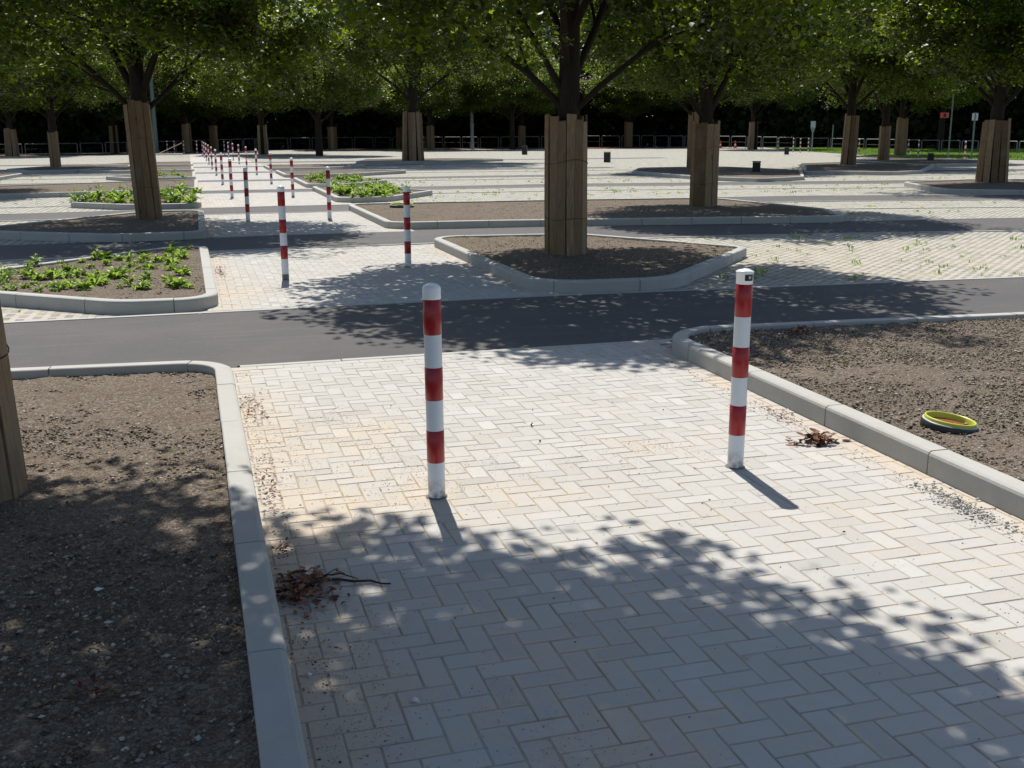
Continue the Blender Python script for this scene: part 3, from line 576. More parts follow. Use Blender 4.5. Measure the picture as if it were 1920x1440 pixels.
# ------------------------------------------------------------------ trees
def tree_proto(seed, Rr=3.4, zb=2.2, zt=8.0, nclump=520, per=84, leaf=.108, tr=.17, leafmat='leaf', z0limb=1.85, nl=8, off=(0, 0), lift=0, gap=-.3):
    rd = random.Random(seed); g = np.random.default_rng(seed); b = MB(); tips = []
    lead = [(0, 0, -.1), (rd.uniform(-.03, .03), rd.uniform(-.03, .03), z0limb), (rd.uniform(-.1, .1), rd.uniform(-.1, .1), (z0limb + zt) * .45), (rd.uniform(-.3, .3), rd.uniform(-.3, .3), zt * .85)]
    b.tube(lead, [tr * 1.15, tr * .95, tr * .6, tr * .15], 10)
    for k in range(nl):
        a = 2 * math.pi * k / nl * 1.0 + rd.uniform(-.3, .3); zs = z0limb + (k % 4) * .28 * (zt / 8) + rd.uniform(0, .2); e0 = R(rd.uniform(36, 66)); ln = Rr * rd.uniform(.75, 1.0)
        pts = []; p = Vector((0, 0, zs)); d = Vector((math.cos(a) * math.cos(e0), math.sin(a) * math.cos(e0), math.sin(e0))); m = 6
        for i in range(m + 1):
            pts.append(p.copy()); p = p + d * (ln / math.cos(e0) / m * .95); d = (d + Vector((rd.uniform(-.14, .14), rd.uniform(-.14, .14), rd.uniform(-.18, .12)))).normalized()
        rb = tr * rd.uniform(.28, .46); b.tube(pts, [rb * (1 - .85 * i / m) for i in range(m + 1)], 7)
        for q in range(rd.randint(3, 5)):
            i = rd.randint(1, m - 1); s = pts[i]; dd = (pts[i + 1] - pts[i]).normalized(); dd = (dd + Vector((rd.uniform(-.8, .8), rd.uniform(-.8, .8), rd.uniform(-.35, .6)))).normalized(); sp = []; p = s.copy()
            for i2 in range(5):
                sp.append(p.copy()); p = p + dd * Rr * .13; dd = (dd + Vector((rd.uniform(-.25, .25), rd.uniform(-.25, .25), rd.uniform(-.25, .15)))).normalized()
            b.tube(sp, [rb * .42 * (1 - .2 * i2) for i2 in range(5)], 5); tips.append(sp[-1])
        tips.append(pts[-1])
    root = empty('tree'); b.build('trunk', M['bark'], root)
    C = []
    while len(C) < nclump:
        r = Rr * g.random() ** .46; a = g.random() * 6.283; f = r / Rr
        lo = zb + .35 * (1 - f) * (zt - zb) * .6 + .25 * math.sin(3 * a + seed) + 1.3 * (Rr / 3.4) * f ** 5 + lift * max(0, f * math.sin(a) + .1) + lift * .25 * max(0, f * math.cos(a)); hi = zb + (zt - zb) * (.30 + .70 * math.sqrt(max(0, 1 - f * f)))
        u_ = g.random(); u_ = u_ if g.random() < .45 else (u_ * .3 if g.random() < .5 else 1 - u_ * .3)
        x_, y_, z_ = r * math.cos(a), r * math.sin(a), lo + (hi - lo) * u_; q_ = 3.4 / Rr * 1.9
        if math.sin(x_ * q_ + seed) * math.cos(y_ * q_ * 1.1 + 2 * seed) + .5 * math.sin(z_ * q_ * 1.3 + x_ * 1.7 + seed) < gap and g.random() < .85: continue
        C.append((x_, y_, z_))
    for t_ in tips: C.append(tuple(t_))
    C = np.array(C); nc = len(C); n = nc * per; sg = Rr * .095
    q_ = g.normal(0, 1, (n, 3)); q_ *= (g.random(n) ** .4 / np.linalg.norm(q_, axis=1))[:, None]; P = np.repeat(C, per, 0) + q_ * np.repeat(g.uniform(.6, 1.25, (nc, 1)), per, 0) * np.array([1.75 * sg, 1.75 * sg, 1.05 * sg])
    P[:, :2] += np.array(off) * np.clip((P[:, 2:3] - 2) / 2, 0, 1); P[:, 2] = np.maximum(P[:, 2], zb - .45 + .25 * g.random(n))
    ct = g.random(nc); brown = g.random(nc) < .018
    tint = np.clip(np.repeat(ct, per) * .55 + g.random(n) * .38, 0, .92); tint[np.repeat(brown, per)] = 1.
    d = g.normal(0, 1, (n, 3)); d[:, 2] = d[:, 2] * .5 - .35; d /= np.linalg.norm(d, axis=1)[:, None]
    w = np.cross(d, np.array([0, 0, 1.]) + g.normal(0, .5, (n, 3))); w /= np.linalg.norm(w, axis=1)[:, None]; nn = np.cross(w, d)
    L = leaf * g.uniform(.7, 1.3, n)[:, None]; Wd = L * .42
    v0 = P; v1 = P + d * L * .5 + w * Wd + nn * L * .10; v2 = P + d * L; v3 = P + d * L * .5 - w * Wd + nn * L * .10
    V = np.stack([v0, v1, v2, v3], 1).reshape(-1, 3); i4 = np.arange(n)[:, None] * 4; F = np.concatenate([i4 + np.array([[0, 1, 2]]), i4 + np.array([[0, 2, 3]])], 0)
    npmesh('crown', V, F, np.repeat(tint, 4), M[leafmat], root)
    return root
protos = [tree_proto(11, Rr=3.4, zb=2.35, off=(.8, -.6), lift=2.4, per=125, gap=-.85), tree_proto(23, lift=1.2, off=(0, -.3)), tree_proto(37, lift=1.2, off=(-.1, -.3)), tree_proto(5, lift=1.2, off=(.1, -.3))]
used = [False] * 4
TREES = [  # x, y, variant, scale, rot, guard height, guard radius, flare, planks, label of tree
    (-1.20, 5.60, 0, 1.0, 0, 2.45, .27, .05, 12, 'near left tree whose plank guard is cut by the picture edge'),
    (5.03, 14.45, 1, 1.0, 1.3, 1.84, .265, .0, 14, 'centre tree with forking limbs above four broad planks'),
    (-.85, 23.2, 2, 1.0, 2.2, 2.27, .215, .03, 11, 'dark crowned tree left of the footpath behind the leafy plants'),
    (11.22, 22.7, 3, 1.0, .7, 1.86, .28, .0, 13, 'tree right of centre standing in the long bare bed'),
    (12.62, 63.5, 1, 1.75, 2.9, 2.75, .52, .18, 14, 'wide low branched tree with a broad guard in the middle distance'),
    (30.9, 46.9, 2, 1.15, 3.9, 2.35, .30, .12, 9, 'tree with a slim leaning guard on the right'),
    (24.75, 29.5, 0, 1.1, 2.4, 1.92, .37, .22, 13, 'dark tree at the right edge with a wide flared guard'),
    (37.2, 53.1, 3, 1.1, 4.3, 1.85, .27, .0, 9, 'tree with the short narrow guard right of the leaning one'),
    (47.0, 65.2, 1, 1.2, 5.0, 2.4, .34, .05, 9, 'tree with pale grey guard standing before the grass'),
    (-6.49, 59.9, 2, 1.05, 1.0, 1.72, .22, .05, 8, 'thin tree in the far left bed'),
    (-13.4, 95, 3, 1.25, 2.0, 2.1, .40, .25, 9, 'tree at the far left edge with a spreading guard'),
    (-6.2, 103, 0, 1.2, 3.1, 2.35, .30, .2, 8, 'far tree with a split guard left of the tall plank guard'),
    (-.05, 104, 1, 1.25, 4.0, 2.5, .36, .1, 9, 'far tree with grey guard just left of the distant bollard rows'),
    (2.35, 107, 3, 1.2, 5.1, 2.3, .34, .0, 8, 'far tree with an orange brown guard behind the distant bollards'),
    (5.86, 92.0, 2, 1.25, .2, 2.25, .33, .12, 9, 'far tree with a forked guard right of the distant bollard rows'),
    (13.9, 111, 0, 1.3, 1.1, 2.2, .42, .0, 9, 'far tree in its own small kerbed ring'),
    (21.0, 112, 3, 1.3, 2.1, 2.1, .40, .1, 8, 'far tree half hidden behind the wide guard'),
    (22.4, 104, 1, 1.25, 3.0, 2.25, .33, .0, 8, 'far tree just right of the wide guard'),
    (34.0, 112, 2, 1.3, 4.1, 2.2, .34, .1, 8, 'far tree left of the centre tree with a ragged guard'),
    (44.5, 108, 0, 1.3, 5.2, 2.6, .42, .0, 8, 'far tree just right of the centre tree'),
    (49.5, 90.5, 3, 1.25, .9, 2.4, .36, .1, 8, 'far tree between the right hand trees with a grey split guard'),
    (21.83, 45.2, 1, 1.05, 1.9, 2.5, .27, .1, 9, 'tree standing directly behind the right of centre tree'),
    (-8.2, 37.5, 3, 1.0, 1.5, 0, 0, 0, 0, 'tree left of the picture edge that shades the long narrow bed'),
    (30.3, 103, 2, 1.2, .5, 0, 0, 0, 0, 'far dark unguarded tree beside the pale lamp pole'),
    (60, 78, 1, 1.3, .5, 0, 0, 0, 0, 'far tree on the grass at the right edge'),
    (-22, 70, 0, 1.3, 1.5, 0, 0, 0, 0, 'far tree beyond the left edge bed'),
    (9.5, 84, 3, 1.2, 1.6, 0, 0, 0, 0, 'slender far tree behind the wide low branched tree')]
TG = 'broad crowned trees of the car park'; GG = 'upright plank guards around the tree trunks'
for i, (x, y, v, sc, rz, gh, gr, fl, npl, lb) in enumerate(TREES):
    if not used[v]: o = protos[v]; used[v] = True
    else: o = copy_tree(protos[v])
    o.location = (x, y, .08 if y < 90 else 0); o.scale = (sc * random.uniform(.94, 1.08) * (1.18 if i > 4 else 1), sc * (1.18 if i > 4 else 1), sc * random.uniform(.9, 1.12) if i > 3 else sc); o.rotation_euler = (0, 0, 0 if i == 0 else (rz % 1.2) - .6); o.scale.x *= -1 if i % 3 == 2 else (.93 if i == 0 else 1); tag(o, lb, 'tree', TG)
    if gh:
        lean = (.0, 0); tops = None; gaps = None
        if i == 2: lean = (-.035, 0)
        if i == 5: lean = (.03, 0)
        if i == 0: lean = (-.03, 0)
        if i in (11, 14, 20): gaps = [npl * 3 // 4]
        g_ = guard(gh, gr, npl, fl, seed=i + 3, lean=lean, wires=i < 7, gaps=gaps)
        g_.location = (x, y, .09 if y < 90 else 0); g_.rotation_euler = (0, 0, [.2, .12, .35, .3][i % 4])
        tag(g_, 'plank guard on the ' + lb.split(' with ')[0].split(' whose ')[0] if i != 1 else 'stout guard of broad brown planks bound with wire on the centre tree', 'trunk guard', GG)
gl = [o for o in COL.objects if o.name.startswith('trunk_guard')]
LB = ['dark plank guard cut off by the left picture edge', 'stout guard of broad brown planks bound with wire at the centre', 'tall leaning guard of broad planks left of the footpath', 'plank guard with one loose split board right of centre',
      'very wide grey brown guard in the middle distance', 'slim guard leaning right, third tree from the right edge', 'wide guard flaring at the foot by the right edge', 'short narrow guard between the leaning one and a pale one', 'pale grey guard in front of the grass strip',
      'small plain guard in the far left bed', 'spreading guard at the far left edge', 'far guard split into two boards, left of the tall leaning guard', 'far grey guard just left of the distant bollards', 'far orange brown guard behind the distant bollards',
      'far guard with a dark slit right of the distant bollards', 'far grey guard inside a small kerbed ring', 'far brown guard touching the very wide one', 'far grey guard just right of the very wide one', 'far ragged guard left of the stout centre guard', 'far pale guard just right of the stout centre guard', 'far split guard midway between the two right hand trees', 'guard seen as a sliver behind the right of centre guard']
for o, l in zip(gl, LB): o['label'] = l

# woodland behind the barrier
wp = [tree_proto(61, 6.5, 3.2, 17, 420, 40, .36, .3, 'wleaf', 4, 6), tree_proto(71, 6.0, 2.2, 15, 400, 40, .36, .28, 'wleaf', 4, 6)]
spots = []
for row, (off, st) in enumerate(((0, 8.2), (9, 9))):
    path = [(-62, 112), (-30, 110), (-5, 115), (10, 124), (30, 124), (50, 120), (62, 106), (68, 88), (84, 72)]
    acc = 0
    for (x0, y0), (x1, y1) in zip(path, path[1:]):
        L = math.hypot(x1 - x0, y1 - y0); m = int(L / st)
        for k in range(m):
            f = (k + .5 * (row % 2)) / m; nx, ny = -(y1 - y0) / L, (x1 - x0) / L
            spots.append((x0 + (x1 - x0) * f + nx * off + random.uniform(-1.2, 1.2), y0 + (y1 - y0) * f + ny * off + random.uniform(-1.2, 1.2), row))
for i, (x, y, row) in enumerate(spots):
    o = wp[i] if i < 2 else copy_tree(wp[i % 2]); s = random.uniform(.9, 1.12) * (1.12 if row else 1); o.name = 'woodland_tree'
    o.location = (x, y, -.1); o.scale = (s, s, s); o.rotation_euler = (0, 0, random.uniform(0, 6)); tag(o, 'tall dense dark tree of the woodland edge behind the barrier', 'tree', 'woodland trees behind the barrier')
# dark undergrowth in front of and under the woodland
n = 260000; path = np.array([(-64, 110), (-30, 108), (-5, 112), (10, 121), (30, 121), (50, 117), (60, 104), (65, 88), (82, 70)], float)
seg = np.linalg.norm(np.diff(path, axis=0), axis=1); cum = np.r_[0, np.cumsum(seg)]; s = rng.uniform(0, cum[-1], n); X = np.interp(s, cum, path[:, 0]); Y = np.interp(s, cum, path[:, 1])
k = np.clip(np.searchsorted(cum, s) - 1, 0, len(seg) - 1); tx = np.diff(path, axis=0)[k] / seg[k][:, None]; off = rng.uniform(-1, 9, n); X += -tx[:, 1] * off; Y += tx[:, 0] * off
Z = rng.random(n) * (6.6 + 1.2 * np.sin(s * .35) + .8 * np.sin(s * 1.1)); P = np.stack([X, Y, Z], 1)
d = rng.normal(0, 1, (n, 3)); d /= np.linalg.norm(d, axis=1)[:, None]; w = np.cross(d, rng.normal(0, 1, (n, 3))); w /= np.linalg.norm(w, axis=1)[:, None]; L = rng.uniform(.4, .9, n)[:, None]
V = np.stack([P, P + d * L * .5 + w * L * .4, P + d * L, P + d * L * .5 - w * L * .4], 1).reshape(-1, 3); i4 = np.arange(n)[:, None] * 4
tag(npmesh('undergrowth', V, i4 + np.array([[0, 1, 2, 3]]), np.repeat(rng.random(n) * .6, 4), M['wleaf']), 'dark tangled undergrowth under the woodland edge', 'undergrowth', kind='stuff')

# ------------------------------------------------------------------ leafy plants and weeds
def plant_mesh(seed, nl=16, h=.34, stem=False):
    rd = random.Random(seed); b = MB()
    for k in range(nl):
        a = rd.uniform(0, 6.283); el_ = rd.uniform(.1, 1.35); L = h * rd.uniform(.55, 1.1); w = L * rd.uniform(.13, .22); b.col = rd.random() * .92
        z0 = rd.uniform(0, h * (.9 if stem else .5)); out = rd.uniform(.0, .09)
        if stem: L *= .5; w *= .6
        u1 = Vector((math.cos(a), math.sin(a), 0)); t1 = Vector((-u1.y, u1.x, 0)); P = []
        p = u1 * out + Vector((0, 0, z0)); e = el_; m = 4
        prof = [.15, .8, 1, .65, .05]
        for i in range(m + 1):
            c = p; P += [c - t1 * w * prof[i] + Vector((0, 0, .02 * prof[i])), c, c + t1 * w * prof[i] + Vector((0, 0, .02 * prof[i]))]
            p = p + (u1 * math.cos(e) + Vector((0, 0, math.sin(e)))) * (L / m); e -= rd.uniform(.1, .32)
        b.add(P, [(3 * i + q, 3 * i + q + 1, 3 * i + q + 4, 3 * i + q + 3) for i in range(m) for q in (0, 1)], 0, True)
    if stem: b.col = .4; b.tube([(0, 0, -.02), (.01, 0, h * .5), (0, .01, h)], .004, 5)
    return b
pm = [plant_mesh(s, 44, .18).build('leafy_plant', M['plant']) for s in (1, 2, 3)] + [plant_mesh(9, 26, .34, True).build('leafy_plant', M['plant'])]
first = [True] * 4
def put_plants(key, n, sc, lb, gp, zone=None):
    P, z = BED[key]; xs = [p[0] for p in P]; ys = [p[1] for p in P]; c = 0; it = 0; pts = []
    while c < n and it < 9000:
        it += 1; x, y = random.uniform(min(xs), max(xs)), random.uniform(min(ys), max(ys))
        if not inside(P, np.array([x]), np.array([y]))[0]: continue
        if zone and not zone(x, y): continue
        if any((x - a) ** 2 + (y - b_) ** 2 < (.10 * sc) ** 2 for a, b_ in pts): continue
        pts.append((x, y)); v = random.choice((0, 1, 2, 3, 3)); o = pm[v] if first[v] else pm[v].copy()
        if not first[v]: COL.objects.link(o)
        first[v] = False; s = sc * random.uniform(.35, 1.2); o.location = (x, y, z - .01); o.rotation_euler = (0, 0, random.uniform(0, 6)); o.scale = (s, s, s * random.uniform(.75, 1.05))
        tag(o, lb, 'plant', gp); c += 1
put_plants('L2', 88, .62, 'bright green leafy plant in the triangular bed beyond the first road', 'leafy plants in the triangular left bed', lambda x, y: y > 12.35 - .2 * x and x < -.02 and y < 16.8)
put_plants('R4', 70, 1.2, 'bright green plant in the crowded bed right of the footpath', 'plants in the crowded right bed', lambda x, y: 3.95 < x < 6.0)
put_plants('L4', 52, 1.2, 'bright green plant in the small bed behind the tall leaning guard', 'plants in the small left bed')
put_plants('R5', 42, 1.0, 'pale green plant in the second green bed right of the footpath', 'plants in the second green right bed', lambda x, y: x > 3.95)
put_plants('L6', 16, .8, 'thin yellowish plant in the distant left bed', 'plants in the distant left bed')

def weeds():
    out = []
    def zone(n, x0, x1, y0, y1, cl=1): 
        for _ in range(n):
            x, y = random.uniform(x0, x1), random.uniform(y0, y1)
            out.append((x, y, random.uniform(.5, 1.3)))
    zone(150, 6.5, 16, 10.8, 17); zone(22, -4, -1.5, 11.3, 13.5); zone(26, -8, -2, 24.8, 31); zone(160, 5, 22, 28, 34); zone(90, 6.5, 24, 36, 42); zone(160, 14, 34, 34, 50); zone(60, -12, -1, 40, 52); zone(70, 16, 30, 28, 36); zone(40, 12, 24, 20, 24)
    out += [(7.8, 17.1, 1.9), (6.25, 12.0, 1.5), (8.68, 12.77, 1.5), (8.55, 30.8, 2.), (6.9, 12.3, 1.5), (5.9, 17.2, 1.6)]
    ok = []
    for x, y, s in out:
        if any(inside(P, np.array([x]), np.array([y]))[0] for P, _ in BED.values()): continue
        if any(float(np.interp(x, [p[0] for p in a], [p[1] for p in a])) - .05 < y < float(np.interp(x, [p[0] for p in c], [p[1] for p in c])) + .05 for a, c in ROADS): continue
        ok.append((x, y, -.012, s))
    for key, n in (('L1', 9), ('R1', 7), ('R2', 6), ('R3', 8)):
        P, z = BED[key]; xs = [p[0] for p in P]; ys = [max(p[1], 2.5) for p in P]; c = 0
        while c < n:
            x, y = random.uniform(max(min(xs), -2), min(max(xs), 12)), random.uniform(min(ys), max(ys))
            if inside(P, np.array([x]), np.array([y]))[0]: ok.append((x, y, z, random.uniform(.25, .5))); c += 1
    return ok
b = MB()
for x, y, z, s in weeds():
    for q in range(random.randint(6, 12)):
        a = random.uniform(0, 6.28); L = .05 * s * random.uniform(.6, 1.3); w = L * .22; e = random.uniform(.4, 1.4); p = Vector((x + random.gauss(0, .035 * s), y + random.gauss(0, .035 * s), z)); b.col = random.uniform(.1, .9)
        u1 = Vector((math.cos(a) * math.cos(e), math.sin(a) * math.cos(e), math.sin(e))); t1 = Vector((-math.sin(a), math.cos(a), 0))
        b.add([p, p + u1 * L * .5 + t1 * w, p + u1 * L, p + u1 * L * .5 - t1 * w], [(0, 1, 2, 3)])
tag(b.build('weeds', M['plant']), 'small green weeds growing in the paving joints and beds', 'weeds', kind='stuff')

# grass strip at the far right
sheet('grass', [(48.2, 77.5), (43.3, 59.4), (46.2, 51.5), (60, 44), (95, 60), (95, 110), (56, 100), (51, 88)], .004, M['grass'])
n = 26000; gp = [(48.2, 77.5), (43.3, 59.4), (46.2, 51.5), (60, 44), (80, 60), (60, 95), (51, 88)]; X, Y = scatter_in(gp, n * 2, 43, 80, 44, 95); n = len(X)
a = rng.uniform(0, 6.28, n); Lg = rng.uniform(.04, .11, n); P = np.stack([X, Y, np.full(n, .003)], 1); T = np.stack([np.cos(a) * .02, np.sin(a) * .02, np.zeros(n)], 1); U = np.stack([rng.normal(0, .02, n), rng.normal(0, .02, n), Lg], 1)
V = np.stack([P - T, P + T, P + U], 1).reshape(-1, 3)
tag(npmesh('grass_blades', V, np.arange(n)[:, None] * 3 + np.array([[0, 1, 2]]), np.repeat(rng.random(n) * .8, 3), M['plant']), 'short green grass on the strip before the barrier on the right', 'grass', kind='stuff')

# ------------------------------------------------------------------ barrier hoops, track
FN = [(-45, 100, .85), (-13.4, 101.5, .85), (-8.9, 100.4, .9), (-1.1, 103.5, 1.0), (7.8, 115.5, 1.13), (19, 116.5, 1.15), (29, 110.8, 1.13), (45.8, 107.8, 1.2), (51.8, 95.9, 1.1), (54.5, 83, .95), (57.3, 72, .85), (57.5, 62, .85), (64, 50, .85)]
b = MB()
for i in range(len(FN) - 1):
    (x0, y0, _), (x1, y1, _) = FN[i], FN[i + 1]
    if y1 < 90 and x1 > 50: continue
    b.add([(x0, y0 - 5, -.001), (x1, y1 - 5, -.001), (x1, y1 + 1, -.001), (x0, y0 + 1, -.001)], [(0, 1, 2, 3)])
o = b.build('track', M['track']); o['kind'] = 'structure'
def hoop(L):
    b = MB(); r = .08; pts = [(-L / 2, 0, -.1), (-L / 2, 0, 1 - r)] + [(-L / 2 + r - r * math.cos(t), 0, 1 - r + r * math.sin(t)) for t in (.4, .8, 1.2)] + [(-L / 2 + r, 0, 1)]
    pts = pts + [(-p[0], p[1], p[2]) for p in pts[::-1]]
    b.tube(pts, .035, 8); root = empty('barrier_hoop'); b.build('hoop_tube', M['steel'], root)
    c = MB(); c.tube([(-L / 2, 0, .52), (L / 2, 0, .52)], .015, 6); c.build('cross_bar', M['dgrey'], root); return root
hp = None; sp = 2.05; k = 0
for i in range(len(FN) - 1):
    A, B_ = Vector(FN[i]), Vector(FN[i + 1]); d = B_ - A; L = math.hypot(d.x, d.y); m = max(1, round(L / sp))
    for q in range(m):
        f = (q + .5) / m; p = A + d * f
        if hp is None: hp = hoop(1.8); o = hp
        else: o = copy_tree(hp)
        o.location = (p.x, p.y, 0); o.scale = (L / m / sp, 1, p.z); o.rotation_euler = (0, 0, math.atan2(d.y, d.x))
        tag(o, 'low galvanised tubular barrier hoop in front of the dark woodland', 'barrier', 'barrier hoops along the edge of the car park')
# ------------------------------------------------------------------ far street furniture
def unit(loc, name, parts):
    r = empty(name, loc)
    for nm, mb, m in parts: mb.build(nm, m, r)
    return r
def cyl(pts, r, n=10): b = MB(); b.tube(pts, r, n); return b
def bx(c, d): b = MB(); b.box(c, d); return b
for i, (x, y, h, w, lb) in enumerate([(22.26, 40.3, .50, .32, 'nearest black utility box, right of the right of centre tree'), (22.98, 58.9, .55, .35, 'black utility box just right of the centre tree'), (24.5, 80, .62, .36, 'black utility box just left of the centre tree'),
                                      (41.6, 71.0, .50, .32, 'small black utility box in the far right sun'), (38.7, 51.0, .46, .30, 'black utility box before the grass beside the pale guard'), (44.6, 91.5, .58, .30, 'tiny far black utility box left of the right of centre guard'), (27.2, 107, .6, .4, 'dim black utility box at the foot of the lamp pole')]):
    b = MB(); b.box((0, 0, h / 2 - .01), (w, w, h - .02)); c = MB(); c.box((0, 0, h + .01), (w + .03, w + .03, .035)); d = MB(); d.box((0, -w / 2 - .004, h * .45), (w * .8, .008, h * .7))
    r = unit((x, y, 0), 'utility_box', [('body', b, M['black']), ('lid', c, M['black']), ('door', d, M['black'])]); r.rotation_euler = (0, 0, -.5); tag(r, lb, 'utility box', 'low black utility boxes')
# camera / lamp mast
mast = unit((26.9, 105.5, 0), 'lamp_pole', [('pole', cyl([(0, 0, 0), (0, 0, 5.0)], [.20, .13], 12), M['pole']), ('collar', cyl([(0, 0, 3.55), (0, 0, 3.72)], .19, 12), M['black']), ('lower_collar', cyl([(0, 0, 2.0), (0, 0, 2.5)], .2, 12), M['pole']),
                                      ('bracket', cyl([(-.5, 0, 4.75), (.6, 0, 4.75)], .05), M['pole'])])
for dx, dz in ((-.5, 4.9), (-.58, 4.6), (.55, 4.25)):
    b = MB(); b.lathe([(0, -.14), (.13, -.1), (.16, 0), (.13, .1), (0, .14)], 12, 0, (dx, 0, dz)); b.build('lamp_head', M['capw'], mast)
tag(mast, 'pale grey lamp pole with white heads in front of the dark woodland', 'lamp pole')
b = MB(); b.box((0, 0, 2.15), (.42, .03, .5)); b2 = MB(); b2.add([(-.2, -.02, 1.9), (.2, -.02, 1.9), (.08, -.02, 1.55), (-.08, -.02, 1.55), (-.2, .02, 1.9), (.2, .02, 1.9), (.08, .02, 1.55), (-.08, .02, 1.55)], [(0, 3, 2, 1), (4, 5, 6, 7), (0, 4, 7, 3), (1, 2, 6, 5), (3, 7, 6, 2), (0, 1, 5, 4)])
tag(unit((48.2, 78.4, 0), 'sign_post', [('post', cyl([(0, 0, 0), (0, 0, 1.6)], .045), M['pole']), ('sign_panel', b, M['signw']), ('panel_foot', b2, M['pole'])]), 'small white sign on a thin post at the left end of the grass', 'sign')
b = MB(); b.lathe([(0, -.12), (.14, 0), (0, .12)], 10, 0, (0, 0, .15))
tag(unit((55.2, 86.5, 0), 'marker_pole', [('pole', cyl([(0, 0, 0), (0, 0, 2.15)], .04), M['signw']), ('foot', b, M['signw'])]), 'thin white pole with a round white foot behind the grass', 'pole')
b = MB(); b.box((-.5, 0, 2.55), (.58, .03, .30)); c = MB(); c.box((-.5, -.02, 2.55), (.18, .012, .2), 0); d = MB(); d.box((0, 0, 4.0), (.8, .12, .08))
tag(unit((43.73, 56.0, 0), 'lamp_sign_pole', [('pole', cyl([(0, 0, 0), (0, 0, 4.0)], .04), M['dgreen']), ('red_sign', b, M['signr']), ('sign_symbol', c, M['lit']), ('lamp_arm', d, M['dgreen'])]), 'thin grey pole carrying a red sign with a dark mark, by the right hand grass', 'sign')
b = MB(); b.box((0, 0, 2.45), (.40, .03, .42)); c = MB(); c.box((.02, -.02, 2.45), (.12, .012, .22))
tag(unit((44.9, 55.4, 0), 'sign_post', [('post', cyl([(0, 0, 0), (0, 0, 2.7)], .05), M['dgreen']), ('sign_panel', b, M['signw']), ('sign_symbol', c, M['pole'])]), 'pale square sign on a dark post right of the red sign', 'sign')
tag(unit((-2.55, 97, 0), 'pole', [('shaft', cyl([(0, 0, 0), (0, 0, 7)], [.2, .14], 12), M['dgreen']), ('base_plate', cyl([(0, 0, 0), (0, 0, .3)], .28, 12), M['dgreen'])]), 'tall grey green pole beside the tall leaning plank guard', 'pole')
for x, y, w in ((50.6, 99, 'left'), (51.9, 98.4, 'right')):
    b = MB(); b.lathe([(.2, .03), (.15, .25), (.11, .42)], 14); c = MB(); c.lathe([(.1495, .25), (.13, .335), (.11, .42)], 14); c.v = [(q[0] * 1.04, q[1] * 1.04, q[2]) for q in c.v]
    d = MB(); d.lathe([(.11, .42), (.035, .75), (0, .76)], 14); e = MB(); e.box((0, 0, .02), (.5, .5, .04))
    r = unit((x, y, 0), 'traffic_cone', [('cone', b, M['orange']), ('white_band', c, M['conew']), ('tip', d, M['orange']), ('base', e, M['orange'])]); r.scale = (.65, .65, .95)
    tag(r, f'red and white traffic cone by the barrier, the {w} one of two', 'traffic cone', 'traffic cones by the barrier')
b = MB(); b.box((0, 0, .45), (2.4, .25, .05), 0, Matrix.Rotation(-.42, 3, 'Y')); c = MB(); c.box((-.2, 0, .06), (2.6, .9, .08))
tag(unit((-1.55, 93, 0), 'board_stack', [('leaning_board', b, M['board']), ('lower_board', c, M['chip'])]), 'pale boards lying at a slant among the far left bollards', 'boards')

# ------------------------------------------------------------------ pipe ring on the right bed
def ring(loc, s=1, tilt=(0, 0), cut=False):
    r = empty('pipe_ring', loc)
    b = MB(); b.lathe([(.136, .005), (.138, .050), (.142, .058), (.149, .057), (.151, .048), (.147, .0)], 48); b.build('yellow_collar', M['yel'], r)
    b = MB(); b.lathe([(.147, -.03), (.163, -.03), (.166, .028), (.160, .036), (.148, .036)], 48); b.build('outer_ring', M['dgrey'], r)
    b = MB(); b.lathe([(.149, .0362), (.159, .0375), (.161, .035)], 48); b.build('grey_rim', M['lgrey'], r)
    b = MB(); b.lathe([(0, .012), (.07, .016), (.137, .020)], 32); b.build('inner_soil', M['rust'], r)
    r.rotation_euler = (tilt[0], tilt[1], 0); r.scale = (s, s, s); return r
tag(ring((4.17, 5.13, .092), .97, (R(3), R(7))), 'yellow green pipe ring in a black collar lying on the near right bed', 'pipe ring')
rr = ring((4.60, 24.6, .09), 1.7, (R(1), R(2))); tag(rr, 'yellow pipe ring on the long bare bed behind the right bollard', 'pipe ring')

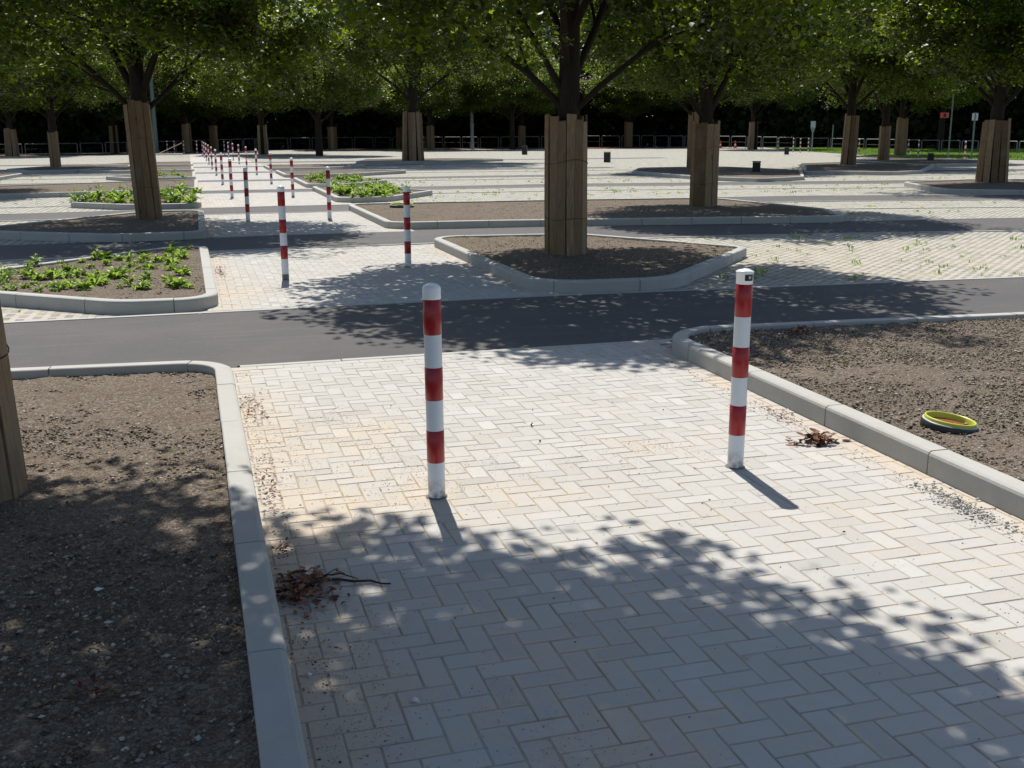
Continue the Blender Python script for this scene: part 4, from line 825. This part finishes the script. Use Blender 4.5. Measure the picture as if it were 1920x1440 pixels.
# ------------------------------------------------------------------ dry leaf clumps, twigs
def leafpile(name, loc, n, sx, sy, size, twigs, seed):
    rd = random.Random(seed); root = empty(name, loc); b = MB()
    for k in range(n):
        x, y = rd.gauss(0, sx), rd.gauss(0, sy); z = abs(rd.gauss(.0, .02)) * (1 - min(1, (x * x / sx / sx + y * y / sy / sy) / 6)); L = size * rd.uniform(.5, 1.2); a = rd.uniform(0, 6.28); cu = rd.uniform(-1.4, 1.4); b.col = rd.random() * .9
        u1 = Vector((math.cos(a), math.sin(a), rd.uniform(-.1, .5))).normalized(); t1 = u1.cross(Vector((rd.uniform(-.4, .4), rd.uniform(-.4, .4), 1))).normalized(); nn = t1.cross(u1); P = []
        for i in range(5):
            f = i / 4; c = Vector((x, y, z + .006)) + u1 * L * f + nn * math.sin(f * 2.5) * L * .25 * cu; w = L * .32 * math.sin(min(1, f * .9 + .08) * math.pi)
            P += [c - t1 * w + nn * w * .5, c, c + t1 * w + nn * w * .5]
        P = [Vector((q.x, q.y, max(q.z, .002))) for q in P]
        b.add(P, [(3 * i + q, 3 * i + q + 1, 3 * i + q + 4, 3 * i + q + 3) for i in range(4) for q in (0, 1)], 0, True)
    b.build('dry_leaves', M['dry'], root)
    if twigs:
        for pts, r in twigs: c = MB(); c.tube(pts, [r * (1 - .5 * i / (len(pts) - 1)) for i in range(len(pts))], 6); c.build('twig', M['twig'], root)
    return root
tw = [([(-.12, -.02, .02), (.05, .015, .03), (.13, .03, .022), (.19, .005, .016), (.26, .0, .012), (.30, -.035, .008), (.335, -.04, .006)], .007), ([(-.1, .05, .03), (.06, .07, .03), (.15, .075, .025), (.21, .02, .018)], .004), ([(.02, .02, .025), (.1, .085, .03), (.13, .14, .02), (.165, .08, .02)], .003)]
tag(leafpile('dry_leaf_clump', (.335, 4.10, .0), 170, .055, .095, .040, tw, 3), 'brown dead branch with curled leaves against the near left kerb', 'dry branch')
tag(leafpile('dry_leaf_clump', (.285, 4.55, .0), 60, .022, .03, .016, None, 4), 'small dark tuft of debris above the dead branch by the left kerb', 'debris')
tag(leafpile('dry_leaf_clump', (3.44, 5.36, .0), 75, .06, .045, .055, None, 5), 'clump of crumpled brown leaves on the paving by the right kerb', 'dry leaves')
tag(leafpile('dry_leaf_clump', (4.95, 8.05, .10), 30, .06, .04, .05, None, 6), 'few curled leaves on the far corner of the near right bed', 'dry leaves')
tag(leafpile('dry_leaf_clump', (-.42, 3.35, .08), 30, .035, .03, .03, None, 8), 'reddish brown leaf scrap on the shaded soil of the left bed', 'dry leaves')
tag(leafpile('dry_leaf_clump', (3.52, 5.95, .0), 60, .05, .14, .022, None, 9), 'thin trail of leaf scraps along the right kerb behind the near bollard', 'dry leaves')
tag(leafpile('dry_leaf_clump', (.30, 7.15, .0), 90, .045, .22, .022, None, 10), 'scattered brown scraps at the left kerb near the first road', 'dry leaves')
tag(leafpile('dry_leaf_clump', (.28, 5.4, .0), 110, .035, .26, .020, None, 12), 'scattered brown scraps at the left kerb in line with the near bollard', 'dry leaves')
tag(leafpile('dry_leaf_clump', (.3, 14.6, .0), 70, .04, .3, .03, None, 14), 'brown scraps along the kerb of the leafy triangular bed', 'dry leaves')
